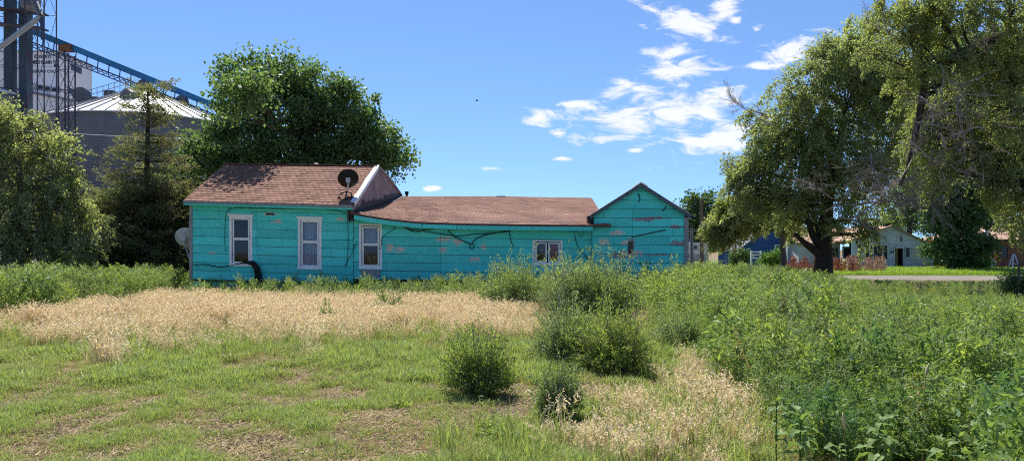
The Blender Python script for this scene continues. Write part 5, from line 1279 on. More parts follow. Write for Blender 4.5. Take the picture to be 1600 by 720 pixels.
shrub('shaded leafy bush at the right edge beside the road', 20, 1592, [(1596, 440, 18, 16), (1608, 460, 30, 26), (1592, 470, 20, 18)], DEEP, 130, 70, 0.12, 0.07, 0.04, 84)  # dark leaf colour stands in for shade from the near elm
ORANGEL = leafmat('orange_turning_leaf', (0.22, 0.09, 0.02), (0.28, 0.15, 0.03), 0.4)
shrub('shrub with orange red turning leaves beside the bright green shrub', 59, 1543, [(1543, 396, 8, 8), (1536, 391, 6, 6)], ORANGEL, 16, 40, 0.25, 0.2, 0.12, 85)

# ================================================================== WEEDS AND GRASS
GRASS = leafmat('green_grass_blade', (0.10, 0.165, 0.045), (0.38, 0.46, 0.175), 0.35, inst=True, spec=0.2)
DRYB = leafmat('dry_grass_blade', (0.34, 0.25, 0.13), (0.50, 0.38, 0.21), 0.3, tcol=(1.1, 1.0, 0.8), inst=True, spec=0.1)
TAN = leafmat('ripe_tan_brome', (0.50, 0.40, 0.23), (0.92, 0.81, 0.58), 0.35, tcol=(1.1, 1.0, 0.8), inst=True, spec=0.1)
KOCH = leafmat('fresh_kochia_leaf', (0.095, 0.175, 0.05), (0.35, 0.45, 0.165), 0.40, inst=True, spec=0.2, patch=(0.20, 0.265, 0.13), pscale=0.45)
KOCHD = leafmat('deep_green_kochia_leaf', (0.105, 0.185, 0.045), (0.38, 0.45, 0.13), 0.45, inst=True, spec=0.1)
HEMP = leafmat('broad_green_weed_leaf', (0.075, 0.15, 0.04), (0.27, 0.37, 0.12), 0.40, inst=True, spec=0.18, patch=(0.10, 0.19, 0.075), pscale=0.6)
PALEK = leafmat('grey_green_weed_leaf', (0.16, 0.21, 0.12), (0.28, 0.33, 0.20), 0.3, inst=True)
RUST = leafmat('rust_red_dry_weed', (0.17, 0.05, 0.028), (0.27, 0.10, 0.05), 0.25, tcol=(1.1, 1, 0.8), inst=True)
PINKT = leafmat('pinkish_dry_weed', (0.27, 0.165, 0.115), (0.38, 0.26, 0.19), 0.25, tcol=(1.1, 1, 0.8), inst=True)
BIGL = leafmat('large_sunflower_leaf', (0.10, 0.18, 0.05), (0.20, 0.29, 0.10), 0.35, tcol=(1.3, 1.3, 0.6), spec=0.15)

class T:      # template geometry: triangles and quads kept as python lists
    def __init__(s): s.v = []; s.f = []; s.m = []
    def np(s, V, Fq, m=0):
        b = len(s.v); s.v += [tuple(map(float, p)) for p in V]; s.f += [tuple(int(i) + b for i in q) for q in Fq]; s.m += [m] * len(Fq)
    def strip(s, pts, w, side, m=0):
        b = len(s.v); n = len(pts)
        for i, p in enumerate(pts):
            ww = w * (1 - i / (n - 1)) ** 0.7 / 2
            if i == n - 1: s.v.append(tuple(p))
            else: s.v.append(tuple(p - side * ww)); s.v.append(tuple(p + side * ww))
        for i in range(n - 2): s.f.append((b + 2 * i, b + 2 * i + 1, b + 2 * i + 3, b + 2 * i + 2)); s.m.append(m)
        s.f.append((b + 2 * (n - 2), b + 2 * (n - 2) + 1, b + 2 * (n - 1))); s.m.append(m)

def grass_template(seed, n=11, h=0.1, w=0.007, lean=0.6, m=0, spread=0.03):
    t = T(); r = random.Random(seed)
    for k in range(n):
        a = r.uniform(0, 6.283); d = Vector((math.cos(a), math.sin(a), 0)); p = Vector((r.gauss(0, spread), r.gauss(0, spread), -0.01)); hh = h * r.uniform(0.5, 1.25); ln = lean * r.uniform(0.2, 1.3)
        pts = [p, p + d * hh * ln * 0.25 + Vector((0, 0, hh * 0.55)), p + d * hh * ln * 0.8 + Vector((0, 0, hh * r.uniform(0.75, 1.0)))]
        t.strip(pts, w * r.uniform(0.7, 1.4), Vector((-d.y, d.x, 0)), m)
    return t
def brome_template(seed, n=15, h=0.36, m=0):
    t = T(); r = random.Random(seed); rng = np.random.default_rng(seed)
    for k in range(n):
        a = r.uniform(0, 6.283); d = Vector((math.cos(a), math.sin(a), 0)); p = Vector((r.gauss(0, 0.055), r.gauss(0, 0.055), -0.01)); hh = h * r.uniform(0.6, 1.2); ln = r.uniform(0.1, 0.5)
        top = p + d * hh * ln + Vector((0, 0, hh)); mid = p + d * hh * ln * 0.35 + Vector((0, 0, hh * 0.6))
        t.strip([p, mid, top], 0.006, Vector((-d.y, d.x, 0)), m)
        # nodding seed head
        q = 7; P = []; D = []
        for j in range(q):
            u = j / (q - 1); c = mid.lerp(top, 0.35 + 0.75 * u) + d * 0.03 * u + Vector((r.gauss(0, 0.010), r.gauss(0, 0.010), -0.012 * u)); P.append(c); D.append(d * 0.8 + Vector((r.gauss(0, .5), r.gauss(0, .5), -0.5)))
        V, Fq = leaf_quads(np.array([tuple(x) for x in P]), 0.045, 0.013, 0.1, rng, 0.3, np.array([tuple(x) for x in D])); t.np(V, Fq, m)
    for k in range(5):
        a = r.uniform(0, 6.283); d = Vector((math.cos(a), math.sin(a), 0)); p = Vector((r.gauss(0, 0.06), r.gauss(0, 0.06), -0.01)); hh = h * r.uniform(0.3, 0.6)
        t.strip([p, p + d * hh * 0.3 + Vector((0, 0, hh * 0.7)), p + d * hh * 0.8 + Vector((0, 0, hh * 0.7))], 0.009, Vector((-d.y, d.x, 0)), m)
    return t
def weed_template(seed, nb=15, nl=15, L=0.06, W=0.016, spread=0.55, top=0.35, m=0, upright=0.8, stem=0.012):
    """branching annual weed, 1 unit tall"""
    t = T(); r = random.Random(seed); rng = np.random.default_rng(seed); P = []; D = []
    def stems(a, b, c, w):
        side = (c - a).cross(Vector((r.uniform(-1, 1), r.uniform(-1, 1), 0.1)))
        if side.length < 1e-6: side = Vector((1, 0, 0))
        t.strip([a, b, c], w, side.normalized(), m)
    p0 = Vector((0, 0, -0.02)); tip = Vector((r.uniform(-0.06, 0.06), r.uniform(-0.06, 0.06), 1.0))
    stems(p0, Vector((tip.x * 0.3, tip.y * 0.3, 0.5)), tip, stem)
    def leaves(a, c, n, u0):
        ax = (c - a).normalized()
        for j in range(n):
            u = u0 + (1 - u0) * (j + r.random()) / n; q = a.lerp(c, u); an = r.uniform(0, 6.283)
            o = ax.orthogonal().normalized(); o.rotate(Matrix.Rotation(an, 3, ax)); d = ax * upright + o * 0.8
            P.append(tuple(q + d.normalized() * L * 0.45)); D.append(tuple(d))
    leaves(Vector((tip.x * 0.3, tip.y * 0.3, 0.35)), tip, int(nl * 1.5), 0.0)
    for k in range(nb):
        z = 0.05 + 0.8 * (k + r.random()) / nb; a = k * 2.4 + r.uniform(-0.4, 0.4); ln = (1.02 - z) * spread * r.uniform(0.7, 1.2) + 0.08
        s = Vector((tip.x * z, tip.y * z, z)); d = Vector((math.cos(a) * 0.75, math.sin(a) * 0.75, r.uniform(0.7, 1.1))).normalized()
        e = s + d * ln; e.z = min(e.z, 1.05); stems(s, s.lerp(e, 0.5) + Vector((0, 0, -0.02)), e, stem * 0.6); leaves(s, e, max(4, int(nl * (0.5 + ln))), 0.15)
    V, Fq = leaf_quads(np.array(P), L, W, 0.4, rng, 0, np.array(D) * 2.0); t.np(V, Fq, m)
    return t

def scatter(name, templates, mats, P, rotz, tilt, scl, var, kind='stuff', label=None, cat=None):
    """one object; its own mesh carries the plant templates and the points they are set out on"""
    verts = []; faces = []; mi = []; code = []
    for k, t in enumerate(templates):
        b = len(verts); verts += t.v; faces += [tuple(i + b for i in f) for f in t.f]; mi += t.m; code += [100 + k] * len(t.v)
    nT = len(verts)
    me = bpy.data.meshes.new(name); me.from_pydata(verts + [tuple(map(float, p)) for p in P], [], faces)
    me.polygons.foreach_set('material_index', mi)
    A = me.attributes.new('variant', 'INT', 'POINT'); A.data.foreach_set('value', np.array(code + list(var), dtype=np.int32))
    Rr = np.zeros((nT + len(P), 3), dtype=np.float32); Rr[nT:, 0] = tilt[:, 0]; Rr[nT:, 1] = tilt[:, 1]; Rr[nT:, 2] = rotz
    A = me.attributes.new('turn', 'FLOAT_VECTOR', 'POINT'); A.data.foreach_set('vector', Rr.ravel())
    S = np.ones(nT + len(P), dtype=np.float32); S[nT:] = scl
    A = me.attributes.new('size', 'FLOAT', 'POINT'); A.data.foreach_set('value', S)
    o = link(name, me, mats); tag(o, label, cat, kind=kind)
    g = bpy.data.node_groups.new(name + '_set_out', 'GeometryNodeTree')
    g.interface.new_socket('Geometry', in_out='INPUT', socket_type='NodeSocketGeometry'); g.interface.new_socket('Geometry', in_out='OUTPUT', socket_type='NodeSocketGeometry')
    N = g.nodes; Lk = g.links; gi = N.new('NodeGroupInput'); go = N.new('NodeGroupOutput'); jn = N.new('GeometryNodeJoinGeometry')
    def attr(nm, ty):
        a = N.new('GeometryNodeInputNamedAttribute'); a.data_type = ty; a.inputs['Name'].default_value = nm
        return next(s for s in a.outputs if s.enabled and s.name == 'Attribute')
    av, at_, as_ = attr('variant', 'INT'), attr('turn', 'FLOAT_VECTOR'), attr('size', 'FLOAT')
    def pick(val):
        c = N.new('FunctionNodeCompare'); c.data_type = 'INT'; c.operation = 'EQUAL'
        ins = [s for s in c.inputs if s.enabled]; Lk.new(av, ins[0]); ins[1].default_value = val
        sg = N.new('GeometryNodeSeparateGeometry'); sg.domain = 'POINT'; Lk.new(gi.outputs[0], sg.inputs['Geometry']); Lk.new(c.outputs[0], sg.inputs['Selection'])
        return sg.outputs['Selection']
    for k in range(len(templates)):
        ip = N.new('GeometryNodeInstanceOnPoints'); Lk.new(pick(k), ip.inputs['Points']); Lk.new(pick(100 + k), ip.inputs['Instance'])
        Lk.new(at_, ip.inputs['Rotation']); Lk.new(as_, ip.inputs['Scale']); Lk.new(ip.outputs[0], jn.inputs[0])
    Lk.new(jn.outputs[0], go.inputs[0])
    md = o.modifiers.new('set_out', 'NODES'); md.node_group = g
    return o

def ground_px(x, y): return CX + x / y * F, HZ + CAMZ * F / y
def sample(n, pxa, pxb, ya, yb, power=0.5):
    u = RNG.random(n); e = 1 - power
    y = (ya ** e + u * (yb ** e - ya ** e)) ** (1 / e) if abs(e) > 1e-6 else ya * (yb / ya) ** u
    px = RNG.uniform(pxa, pxb, n); return (px - CX) / F * y, y
def finish(x, y, s, nv, tilt=0.15):
    n = len(x); z = ground_z(x, y)
    return dict(P=np.stack([x, y, z], 1), rotz=RNG.uniform(0, 6.283, n), tilt=RNG.normal(size=(n, 2)) * tilt, scl=s, var=RNG.integers(0, nv, n))

def ell(px, py, items, nz):
    v = np.full(px.shape, -9.0)
    for cx, cy_, rx, ry in items: v = np.maximum(v, 1 - np.hypot((px - cx) / rx, (py - cy_) / ry))
    return v + nz * 0.9
def in_tan(x, y):
    px, py = ground_px(x, y); nz = fbm(x, y, 0.9, 3, 4) - 0.5; nz2 = fbm(x, y, 0.35, 13, 3) - 0.5
    top = 456 + np.clip((310 - px) / 310, 0, 1.3) * 44; bot = 533 - 10 * np.clip((px - 500) / 300, 0, 1) - 8 * np.clip((200 - px) / 200, 0, 1)
    nz3 = fbm(x, y, 2.6, 33, 3) - 0.5
    a = np.minimum((py - top) / 12 + nz * 2.5, (bot - py) / 18 + nz * 6 + nz2 * 3 + nz3 * 4)
    a = np.minimum(a, (848 - px) / 20 + nz * 4)
    b = ell(px, py, [(1052, 706, 205, 58), (1100, 612, 66, 46), (985, 662, 80, 26), (1062, 488, 44, 16), (1232, 660, 16, 22), (1010, 500, 26, 14), (1130, 660, 80, 50)], nz) * 3
    return np.maximum(a, b)
def in_weed(x, y):
    px, py = ground_px(x, y); nz = fbm(x, y, 0.7, 23, 3) - 0.5
    edge = np.interp(py, [425, 445, 470, 500, 560, 620, 680, 760, 840], [1080, 1075, 1030, 1030, 1085, 1165, 1240, 1285, 1300])
    return (px - edge) / 30 + nz * 4

# --- short green grass with bare patches, close to the camera
x, y = sample(230000, -160, 1500, 5.1, 14.5, 0.35)
px, py = ground_px(x, y)
bare = 0.45 * fbm(x, y, 0.8, 41, 4) + 0.55 * fbm(x, y, 2.2, 43, 4); lush = fbm(x, y, 3.3, 55, 3)
left = np.clip((900 - px) / 500, 0, 1) * np.clip((py - 565) / 90, 0, 1)
pg = np.clip((bare - 0.33 - 0.07 * left) / 0.12, 0.42, 1) * (0.35 + 0.65 * np.clip((lush - 0.3) / 0.3, 0, 1))
pg = np.where(in_weed(x, y) > 0.6, pg * 0.25, pg); pg = np.where(in_tan(x, y) > 0.5, pg * 0.35, pg)
k = RNG.random(len(x)) < pg * 0.75
x, y, px, py, bare, lush = x[k], y[k], px[k], py[k], bare[k], lush[k]
s = (0.35 + 0.9 * lush) * np.clip(0.55 + 3.0 * (bare - 0.38), 0.5, 1.05) * RNG.uniform(0.5, 1.3, len(x)) * np.interp(y, [5, 9, 14], [0.85, 1.0, 1.35]) * np.where((py < 600) & (py > 545), 1.35, 1.0)
TG = [grass_template(300 + i, 12, 0.105, 0.0085, 0.8, 0, 0.035) for i in range(5)] + [grass_template(320 + i, 9, 0.085, 0.007, 1.2, 1, 0.04) for i in range(3)]
d = finish(x, y, s, 1)
dryf = np.clip(0.30 - (bare - 0.48) * 2.0 + 0.25 * np.clip((py - 660) / 60, 0, 1) * np.clip((px - 520) / 200, 0, 1), 0.08, 0.75)
d['var'] = np.where(RNG.random(len(x)) < dryf, RNG.integers(5, 8, len(x)), RNG.integers(0, 5, len(x)))
scatter('grass', TG, [GRASS, DRYB], label='short patchy green grass with bare soil showing in the foreground', cat='grass', **d)

# --- straw and litter lying on the bare soil
x, y = sample(26000, -160, 1300, 5.1, 12.5, 0.4); k = RNG.random(len(x)) < 0.75; x, y = x[k], y[k]
def litter_template(seed, m):
    t = T(); r = random.Random(seed)
    for q in range(7):
        a = r.uniform(0, 6.283); d_ = Vector((math.cos(a), math.sin(a), 0)); p = Vector((r.gauss(0, 0.05), r.gauss(0, 0.05), 0.004)); ln = r.uniform(0.02, 0.075)
        t.strip([p, p + d_ * ln * 0.5 + Vector((0, 0, r.uniform(0.002, 0.014))), p + d_ * ln + Vector((0, 0, r.uniform(0.0, 0.01)))], r.uniform(0.004, 0.010), Vector((-d_.y, d_.x, 0.2)).normalized(), m)
    return t
DARKL = M('dark_dead_litter', (0.06, 0.045, 0.03), 0.9, 0.3, 20)
scatter('straw_litter', [litter_template(350 + i, 0) for i in range(3)] + [litter_template(360 + i, 1) for i in range(2)], [DRYB, DARKL], label='dry straw and dead litter lying on the bare soil', cat='litter', **finish(x, y, RNG.uniform(0.6, 1.5, len(x)), 5, 0.06))

# --- ripe tan brome
x, y = sample(60000, -160, 1420, 5.0, 24.4, 0.25)
v = in_tan(x, y); k = (v > 0) & (RNG.random(len(x)) < np.clip(v * 0.7, 0, 1)) & ~((y > 23.9) & (x > -11.2) & (x < 6.2)); k &= RNG.random(len(x)) < np.interp(y, [5, 8, 12, 24], [0.10, 0.13, 0.40, 0.58])
x, y = x[k], y[k]; px, py = ground_px(x, y)
s = RNG.uniform(0.55, 1.2, len(x)) * (0.55 + 0.85 * fbm(x, y, 1.5, 91, 3)) * np.where(px > 870, 0.72, 1.0)
scatter('dry_grass', [brome_template(400 + i) for i in range(6)], [TAN], label='ripe tan brome grass in a broad band before the house', cat='dry grass', **finish(x, y, s, 6, 0.18))

# --- green stalks among and along the tan band
x, y = sample(14000, -160, 1250, 5.2, 24.3, 0.3); px, py = ground_px(x, y)
n_ = fbm(x, y, 1.3, 61, 4); p_ = np.clip((n_ - 0.46) / 0.12, 0, 1) * np.where((px > 850) & (y < 11), 0.9, np.where(y < 11, 0.0, 0.85)) + np.clip((548 - np.abs(py - 536) * 1.3 - 520) / 28, 0, 1) * 0.8
gap = (px > 835) & (px < 1070) & (y > 11.5) & (y < 22); p_ = np.where(gap, 0.85, p_); low = (px > 680) & (px < 1260) & (y < 6.7); p_ = np.where(low, 0.55 * np.clip((fbm(x, y, 1.6, 62, 3) - 0.38) / 0.15, 0.1, 1), p_)
k = ((in_tan(x, y) > -1.6) | gap | low) & (RNG.random(len(x)) < p_ * 0.62); x, y = x[k], y[k]
scatter('green_stalks', [grass_template(500 + i, 10, 0.34, 0.012, 0.5, 0, 0.05) for i in range(3)] + [weed_template(510 + i, 7, 9, 0.09, 0.026, 0.4, m=0) for i in range(2)], [GRASS], label='green stalks mixed through the edge of the tan grass', cat='grass',
        **(lambda d_: (d_.update(scl=np.where(d_['var'] > 2, d_['scl'] * 0.36, d_['scl'])), d_)[1])(finish(x, y, RNG.uniform(0.6, 1.15, len(x)), 5)))

# --- tall weeds
WT = [weed_template(600 + i, 17, 17, 0.075, 0.017, 0.5) for i in range(5)] + [weed_template(620 + i, 13, 15, 0.085, 0.024, 0.42, m=1) for i in range(3)] + [weed_template(640 + i, 15, 15, 0.09, 0.030, 0.5, m=2, upright=0.5) for i in range(3)]
WT += [weed_template(660 + i, 12, 7, 0.06, 0.014, 0.42, m=3, upright=0.9) for i in range(2)] + [weed_template(670, 22, 24, 0.06, 0.015, 0.30, m=0, upright=1.2)]
def weedset(name, label, x, y, h, probs, near=None):
    probs = list(probs) + [0] * (len(WT) - len(probs))
    d = finish(x, y, h, 1, 0.16); d['var'] = RNG.choice(len(WT), len(x), p=np.array(probs) / sum(probs))
    if near is not None: d['var'] = np.where(RNG.random(len(x)) < near * 0.65, RNG.integers(8, 11, len(x)), d['var'])
    return scatter(name, WT, [KOCH, KOCHD, HEMP, DRYB], label=label, cat='weeds', **d)
def cap(px, y, xp, yp): return CAMZ - (np.interp(px, xp, yp) - HZ) / F * y
# right field
x, y = sample(26000, 1000, 1760, 3.6, 37, 0.05); px, py = ground_px(x, y)
k = (in_weed(x, y) > 0) & ~((y > 24.4) & (x < 6.3)) & ~((y < 5.7) & (px < 1575)); k &= RNG.random(len(x)) < np.interp(y, [4, 8, 15, 37], [0.50, 0.42, 0.36, 0.30]) * 0.62 * np.clip((fbm(x, y, 1.0, 77, 3) - 0.34) / 0.14, 0.12, 1)
x, y, px, py = x[k], y[k], px[k], py[k]
h = np.interp(y, [4, 7, 12, 20, 37], [0.62, 0.72, 0.82, 0.98, 1.2]) * RNG.uniform(0.55, 1.2, len(x)) * (0.30 + 1.25 * fbm(x, y, 1.1, 71, 3))
h = np.minimum(h, (CAMZ - (np.interp(px, [1000, 1080, 1180, 1270, 1330, 1480, 1600], [400, 402, 408, 418, 434, 438, 436]) + 22 * np.clip((px - 1290) / 40, 0, 1) * np.clip((25 - y) / 3, 0, 1) - HZ) / F * y) * RNG.uniform(0.86, 1.04, len(x))); h = np.clip(h, 0.12, 1.5)
near_ = np.clip((9 - y) / 4, 0, 1)
weedset('weeds', 'thick green weed field filling the right side of the lot', x, y, h, [3, 3, 3, 3, 3, 1.5, 1.5, 1.5, 1.2, 1.2, 1.2, 0.5, 0.5, 0.9], near_)
# broad-leaved undergrowth low between them
x, y = sample(9000, 1040, 1760, 3.6, 16, 0.2); k = (in_weed(x, y) > -0.3) & (RNG.random(len(x)) < 0.55) & ~((y < 5.5) & (ground_px(x, y)[0] < 1575)); x, y = x[k], y[k]
weedset('undergrowth', 'low broad leaved undergrowth beneath the right weed field', x, y, RNG.uniform(0.2, 0.42, len(x)), [0, 0, 0, 0, 0, 1, 1, 1, 3, 3, 3])
# left stand of weeds
x, y = sample(9000, -180, 340, 15.0, 33, 0.0); px, py = ground_px(x, y)
k = (in_tan(x, y) < 0.4) & (py < 456 + np.clip((310 - px) / 310, 0, 1.3) * 44 + 8) & ~((y > 24.4) & (x > -11.3)) & (RNG.random(len(x)) < 0.62); x, y, px = x[k], y[k], px[k]
h = RNG.uniform(0.6, 1.25, len(x)) * (0.5 + 1.0 * fbm(x, y, 0.6, 81, 3)); h = np.minimum(h, cap(px, y, [-180, 0, 60, 150, 240, 320], [424, 412, 406, 404, 410, 426]) * RNG.uniform(0.88, 1.05, len(x))); h = np.clip(h, 0.2, 1.4)
weedset('weeds', 'green weed stand in front of the left trees', x, y, h, [4, 4, 4, 4, 4, 1, 1, 1, 0.5, 0.5, 0.5])
# along the house foundation
x, y = sample(2600, 290, 1085, 21.6, 24.35, 0.0); px, py = ground_px(x, y)
k = RNG.random(len(x)) < np.interp(px, [290, 420, 560, 740, 760, 1085], [0.42, 0.34, 0.42, 0.5, 0.6, 0.8]) * np.interp(y, [21.6, 22.8], [0.4, 1.0]); x, y, px = x[k], y[k], px[k]
h = RNG.uniform(0.45, 1.0, len(x)) ** 1.2; tall = RNG.random(len(x)) < 0.06; h = np.where(tall, 1.25, h); h = np.minimum(h, cap(px, y, [290, 500, 640, 740, 760, 1050, 1085], [432, 426, 428, 410, 402, 402, 412]) * RNG.uniform(0.8, 1.06, len(x))); h = np.clip(h * RNG.uniform(0.6, 1.1, len(x)), 0.2, 1.4)
weedset('weeds', 'ragged row of weeds along the turquoise house front', x, y, h, [4, 4, 4, 4, 4, 1, 1, 1, 0.5, 0.5, 0.5])

# --- red-brown and pinkish dry weeds before the grey cottage, lawn tufts by the road
def far_weeds(name, label, mat, px0, px1, y0, y1, n, h0, h1, seed):
    y = RNG.uniform(y0, y1, n); x = (RNG.uniform(px0, px1, n) - CX) / F * y
    scatter(name, [weed_template(seed + i, 9, 9, 0.10, 0.05, 0.25, stem=0.035) for i in range(3)], [mat], label=label, cat='weeds', **finish(x, y, RNG.uniform(h0, h1, n), 3))
far_weeds('dry_weeds', 'rust red dry weeds standing behind the dark elm trunk', RUST, 1230, 1335, 50, 54, 80, 0.6, 1.35, 700)
far_weeds('dry_weeds', 'pinkish tan dry weeds before the windows of the grey cottage', PINKT, 1325, 1382, 50, 55, 60, 0.7, 1.4, 710)
y = RNG.uniform(48.2, 63, 5200); x = (RNG.uniform(1290, 1600, 5200) - CX) / F * y; k = (x > X_(1290, 50)) & (y < 64)
LAWNG = leafmat('bright_lawn_blade', (0.15, 0.26, 0.03), (0.30, 0.42, 0.07), 0.4, inst=True)
scatter('lawn_grass', [grass_template(720 + i, 14, 0.26, 0.03, 0.7, 0, 0.14) for i in range(3)], [LAWNG], label='bright green unmown lawn grass beyond the road', cat='grass', **finish(x[k], y[k], RNG.uniform(0.6, 1.3, int(k.sum())), 3))

# --- single bushes one can tell apart
def bush(label, px, base_py, wpx, top_py, mat, seed, nbr=130, per=30, L=None, name='weed_bush', dY=0.0, lean=0.0):
    Y = CAMZ * F / (base_py - HZ) + dY; x0 = X_(px, Y); z0 = float(ground_z(x0, Y)); rad = wpx / 2 / F * Y; h = Z_(top_py, Y) - z0
    root = empty(name, (x0, Y, z0), label, 'bush', 'weed bushes in the lot'); r = random.Random(seed); rng = np.random.default_rng(seed)
    L = L or max(0.035, 4.2 / F * Y); P = []; D = []; mb = MB()
    subs = [(Vector((0, 0, 0)), 1.0, 0.72)] + [(Vector((math.cos(q), math.sin(q), 0)) * rad * r.uniform(0.30, 0.58), r.uniform(0.5, 0.9), r.uniform(0.38, 0.6)) for q in [r.uniform(0, 6.283) + 1.4 * i for i in range(5)]]
    for k in range(int(nbr * 1.25)):
        o_, hf, rf = subs[0] if r.random() < 0.4 else r.choice(subs[1:])
        a = r.uniform(0, 6.283); el_ = math.acos(r.uniform(0.04, 1.0)); rr = r.uniform(0.55, 1.05) * (1.22 if r.random() < 0.10 else 1.0)
        e = o_ * 0.9 + Vector((math.cos(a) * math.sin(el_) * rad * rf, math.sin(a) * math.sin(el_) * rad * rf, math.cos(el_) ** 0.75 * h * hf)) * rr
        e.z = max(e.z, 0.05 * h); e.x += lean * e.z
        s = Vector((o_.x * 0.3 + e.x * 0.05, o_.y * 0.3 + e.y * 0.05, 0)); m = s.lerp(e, 0.5) + Vector((r.gauss(0, 0.04) * rad, r.gauss(0, 0.04) * rad, 0.10 * h * math.sin(el_)))
        mb.tube([Vector((x0, Y, z0)) + q for q in (s, m, e)], [0.006, 0.004, 0.0015], 3, cap=False)
        pk_ = int(per * r.uniform(0.25, 1.15)); sd_ = (0.05 * rad + 0.014) * r.uniform(0.6, 1.3)
        for j in range(pk_):
            u = r.uniform(0.2, 1.0) ** 0.7; q = (s.lerp(m, u * 2) if u < 0.5 else m.lerp(e, u * 2 - 1)); ax = (e - s).normalized(); w_ = sd_ * (1.25 - u)  + 0.006
            P.append((x0 + q.x + r.gauss(0, w_), Y + q.y + r.gauss(0, w_), z0 + max(0.02, q.z + r.gauss(0, w_)))); D.append(tuple(ax * 1.6 + Vector((r.gauss(0, .6), r.gauss(0, .6), 0.5))))
    mb.build('stem', DEADW, root)
    V, Fq = leaf_quads(np.array(P), L, L * 0.30, 0.4, rng, 0, np.array(D)); npmesh('foliage', V, Fq, mat, root)
    return root
bush('dark green rounded weed bush alone on the tan grass edge', 744, 622, 185, 494, KOCHD, 1, 300, 66, L=0.042)
bush('pale yellow green bushy weed left of its dark neighbour', 885, 566, 190, 446, KOCH, 2, 300, 60, L=0.045)
bush('tall dark sided weed bush in the middle of the lot', 965, 578, 190, 448, KOCHD, 3, 320, 66, L=0.045)
bush('small upright green weed bush nearest the camera', 868, 658, 125, 546, KOCH, 4, 210, 58, L=0.036)
bush('green weed bush under the small sliding window', 800, 490, 180, 384, KOCH, 5, 300, 60)
bush('tall green weed bush at the left corner of the gable wing', 885, 496, 180, 378, KOCH, 6, 300, 60)
bush('tallest green weed bush in front of the gable wing', 958, 498, 200, 370, KOCH, 7, 330, 62)
bush('darker weed bush at the right end of the bushes along the house', 1040, 494, 170, 394, KOCHD, 8, 280, 60)
bush('narrow green weed clump rising from the tan grass left of centre', 512, 512, 46, 458, KOCH, 9, 70, 40)
bush('yellow green weed clump in the tan grass below the third window', 604, 496, 80, 442, HEMP, 10, 100, 40)
bush('pale grey green plant standing in the tan grass', 814, 502, 34, 462, PALEK, 11, 40, 30)
bush('low leafy plant in the short grass below the dark bush', 770, 690, 56, 652, KOCHD, 12, 34, 14, L=0.06)
bush('tiny leafy plant in the short grass left of the dark bush', 626, 640, 44, 620, KOCHD, 13, 24, 14, L=0.05)
bush('loose green weed clump right behind the dark sided bush', 1060, 545, 140, 462, KOCH, 14, 170, 50)
bush('green weed clump in the tan grass near the left stand of weeds', 415, 505, 50, 468, KOCH, 15, 50, 36)
bush('broad pale green weed bush between the lot bushes and the right field', 1130, 520, 170, 440, KOCH, 16, 220, 54)
bush('green weed bush in the right field just behind the tan patch', 1180, 590, 190, 490, KOCHD, 17, 220, 58, L=0.05)
bush('large green weed bush towering in the middle of the right field', 1390, 560, 230, 470, KOCH, 18, 260, 58, L=0.05)

# --- large-leaved plants along the bottom right
def lance_leaf(L, W, seed):
    """drooping lance-shaped blade with a folded midrib, along +x"""
    mb = MB(); n = 7; r = random.Random(seed); dr = r.uniform(0.5, 1.1)
    pr = [0.05, 0.55, 0.95, 1.0, 0.85, 0.6, 0.32, 0.0]
    def c(u): return Vector((L * (u - 0.22 * dr * u * u), 0, L * (0.22 * u - 0.55 * dr * u * u)))
    row = []
    for i in range(n + 1):
        u = i / n; p = c(u); w = W / 2 * pr[i]; wave = 0.006 * math.sin(i * 2.3 + seed)
        row.append((p + Vector((0, -w, 0.25 * w + wave)), p, p + Vector((0, w, 0.25 * w - wave))))
    for i in range(n):
        a, b = row[i], row[i + 1]; mb.face([a[0], a[1], b[1], b[0]]); mb.face([a[1], a[2], b[2], b[1]])
    me = bpy.data.meshes.new('leaf'); me.from_pydata(mb.v, [], mb.f); me.polygons.foreach_set('use_smooth', [True] * len(me.polygons)); me.materials.append(BIGL)
    return me
LEAFM = [lance_leaf(0.17, 0.055, 900 + i) for i in range(6)]
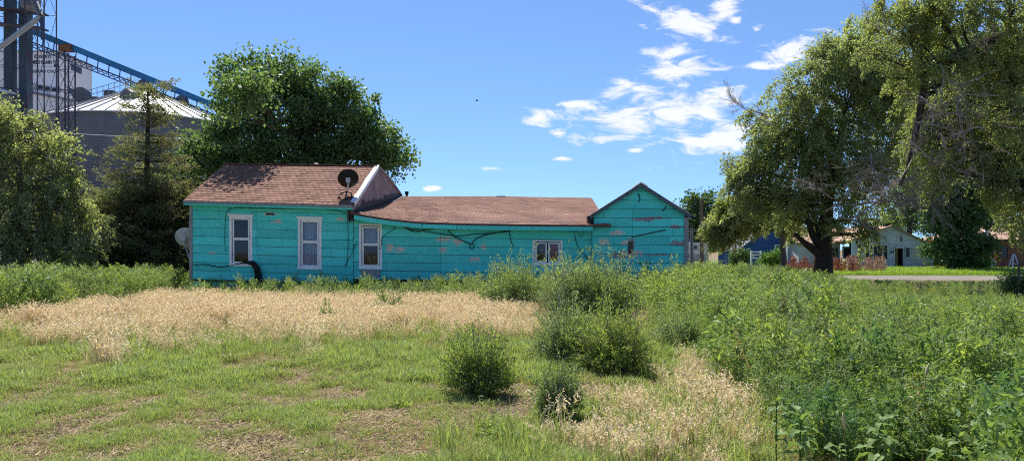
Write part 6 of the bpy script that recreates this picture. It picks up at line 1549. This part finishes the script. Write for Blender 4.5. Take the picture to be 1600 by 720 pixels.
def big_plant(label, px, top_py, Y, seed, n=18, sc=1.0, lean=0.0):
    x0 = X_(px, Y); z0 = float(ground_z(x0, Y)); zt = Z_(top_py, Y); r = random.Random(seed)
    root = empty('broadleaf_weed', (x0, Y, z0), label, 'plant', 'large leaved plants in the foreground')
    H = zt - z0; stem = [Vector((x0 + lean * t * t, Y + 0.02 * math.sin(t * 3), z0 - 0.02 + H * t)) for t in [k / 6 for k in range(7)]]
    mb = MB(); mb.tube(stem, [0.009 - 0.0008 * k for k in range(7)], 6); mb.build('stem', HEMP, root)
    for k in range(n):
        t = 0.30 + 0.70 * (k / (n - 1)) ** 0.75; p = stem[0].lerp(stem[-1], t); p.x = x0 + lean * t * t
        o = bpy.data.objects.new('leaf', LEAFM[k % 6]); COL.objects.link(o); o.parent = root; o.location = p - Vector((x0, Y, z0))
        o.rotation_euler = (r.uniform(-0.25, 0.25), r.uniform(-0.55, 0.25) - 0.35 * max(0, t - 0.8) * 5 * r.random(), k * 2.399 + r.uniform(-0.3, 0.3)); q = sc * r.uniform(0.75, 1.25) * (1.1 - 0.45 * max(0, t - 0.85) / 0.15 * r.random()); o.scale = (q, q, q)
    return root
big_plant('large drooping leaved plant at the edge of the tan grass', 1252, 640, 4.9, 1, 20, 0.95)
big_plant('tall drooping leaved plant in the bottom right weeds', 1366, 652, 4.8, 2, 22, 1.0, 0.05)
big_plant('pale broad leaved plant at the bottom edge near the right corner', 1478, 684, 4.4, 3, 16, 0.9)
big_plant('slender leafy plant behind the large drooping leaved plant', 1214, 622, 5.5, 4, 16, 0.75)
big_plant('leafy plant cut by the right edge of the picture', 1597, 662, 4.6, 5, 16, 0.95)
big_plant('low leafy plant between the two drooping leaved plants', 1310, 690, 4.7, 6, 14, 0.7)
big_plant('leafy plant in the shaded right corner above the pale one', 1530, 640, 5.2, 7, 16, 0.8)
# foxtail heads
FOX = M('pale_foxtail_head', (0.50, 0.42, 0.22), 0.9, 0.2, 30)
for px, py, Y, dx, lab in ((1508, 648, 4.5, 0.03, 'pale foxtail seed head leaning right in the bottom right corner'), (1322, 668, 4.7, -0.01, 'small upright foxtail seed head near the bottom edge'), (1442, 588, 5.4, 0.02, 'thin pale foxtail head above the dark weeds on the right')):
    x, Y_, z = at(px, py, Y); root = empty('foxtail', (x, Y, 0), lab, 'grass head', 'foxtail heads')
    mb = MB(); mb.tube([(x, Y, -0.02), (x, Y, z * 0.6), (x + dx, Y, z)], [0.003, 0.0025, 0.002], 5); mb.build('stalk', DRYB, root)
    mb = MB(); mb.tube([(x + dx, Y, z - 0.005), (x + dx * 1.3, Y, z + 0.025), (x + dx * 1.7, Y, z + 0.06), (x + dx * 2.2, Y, z + 0.10)], [0.004, 0.011, 0.010, 0.002], 8); mb.build('seed_head', FOX, root, smooth=True)
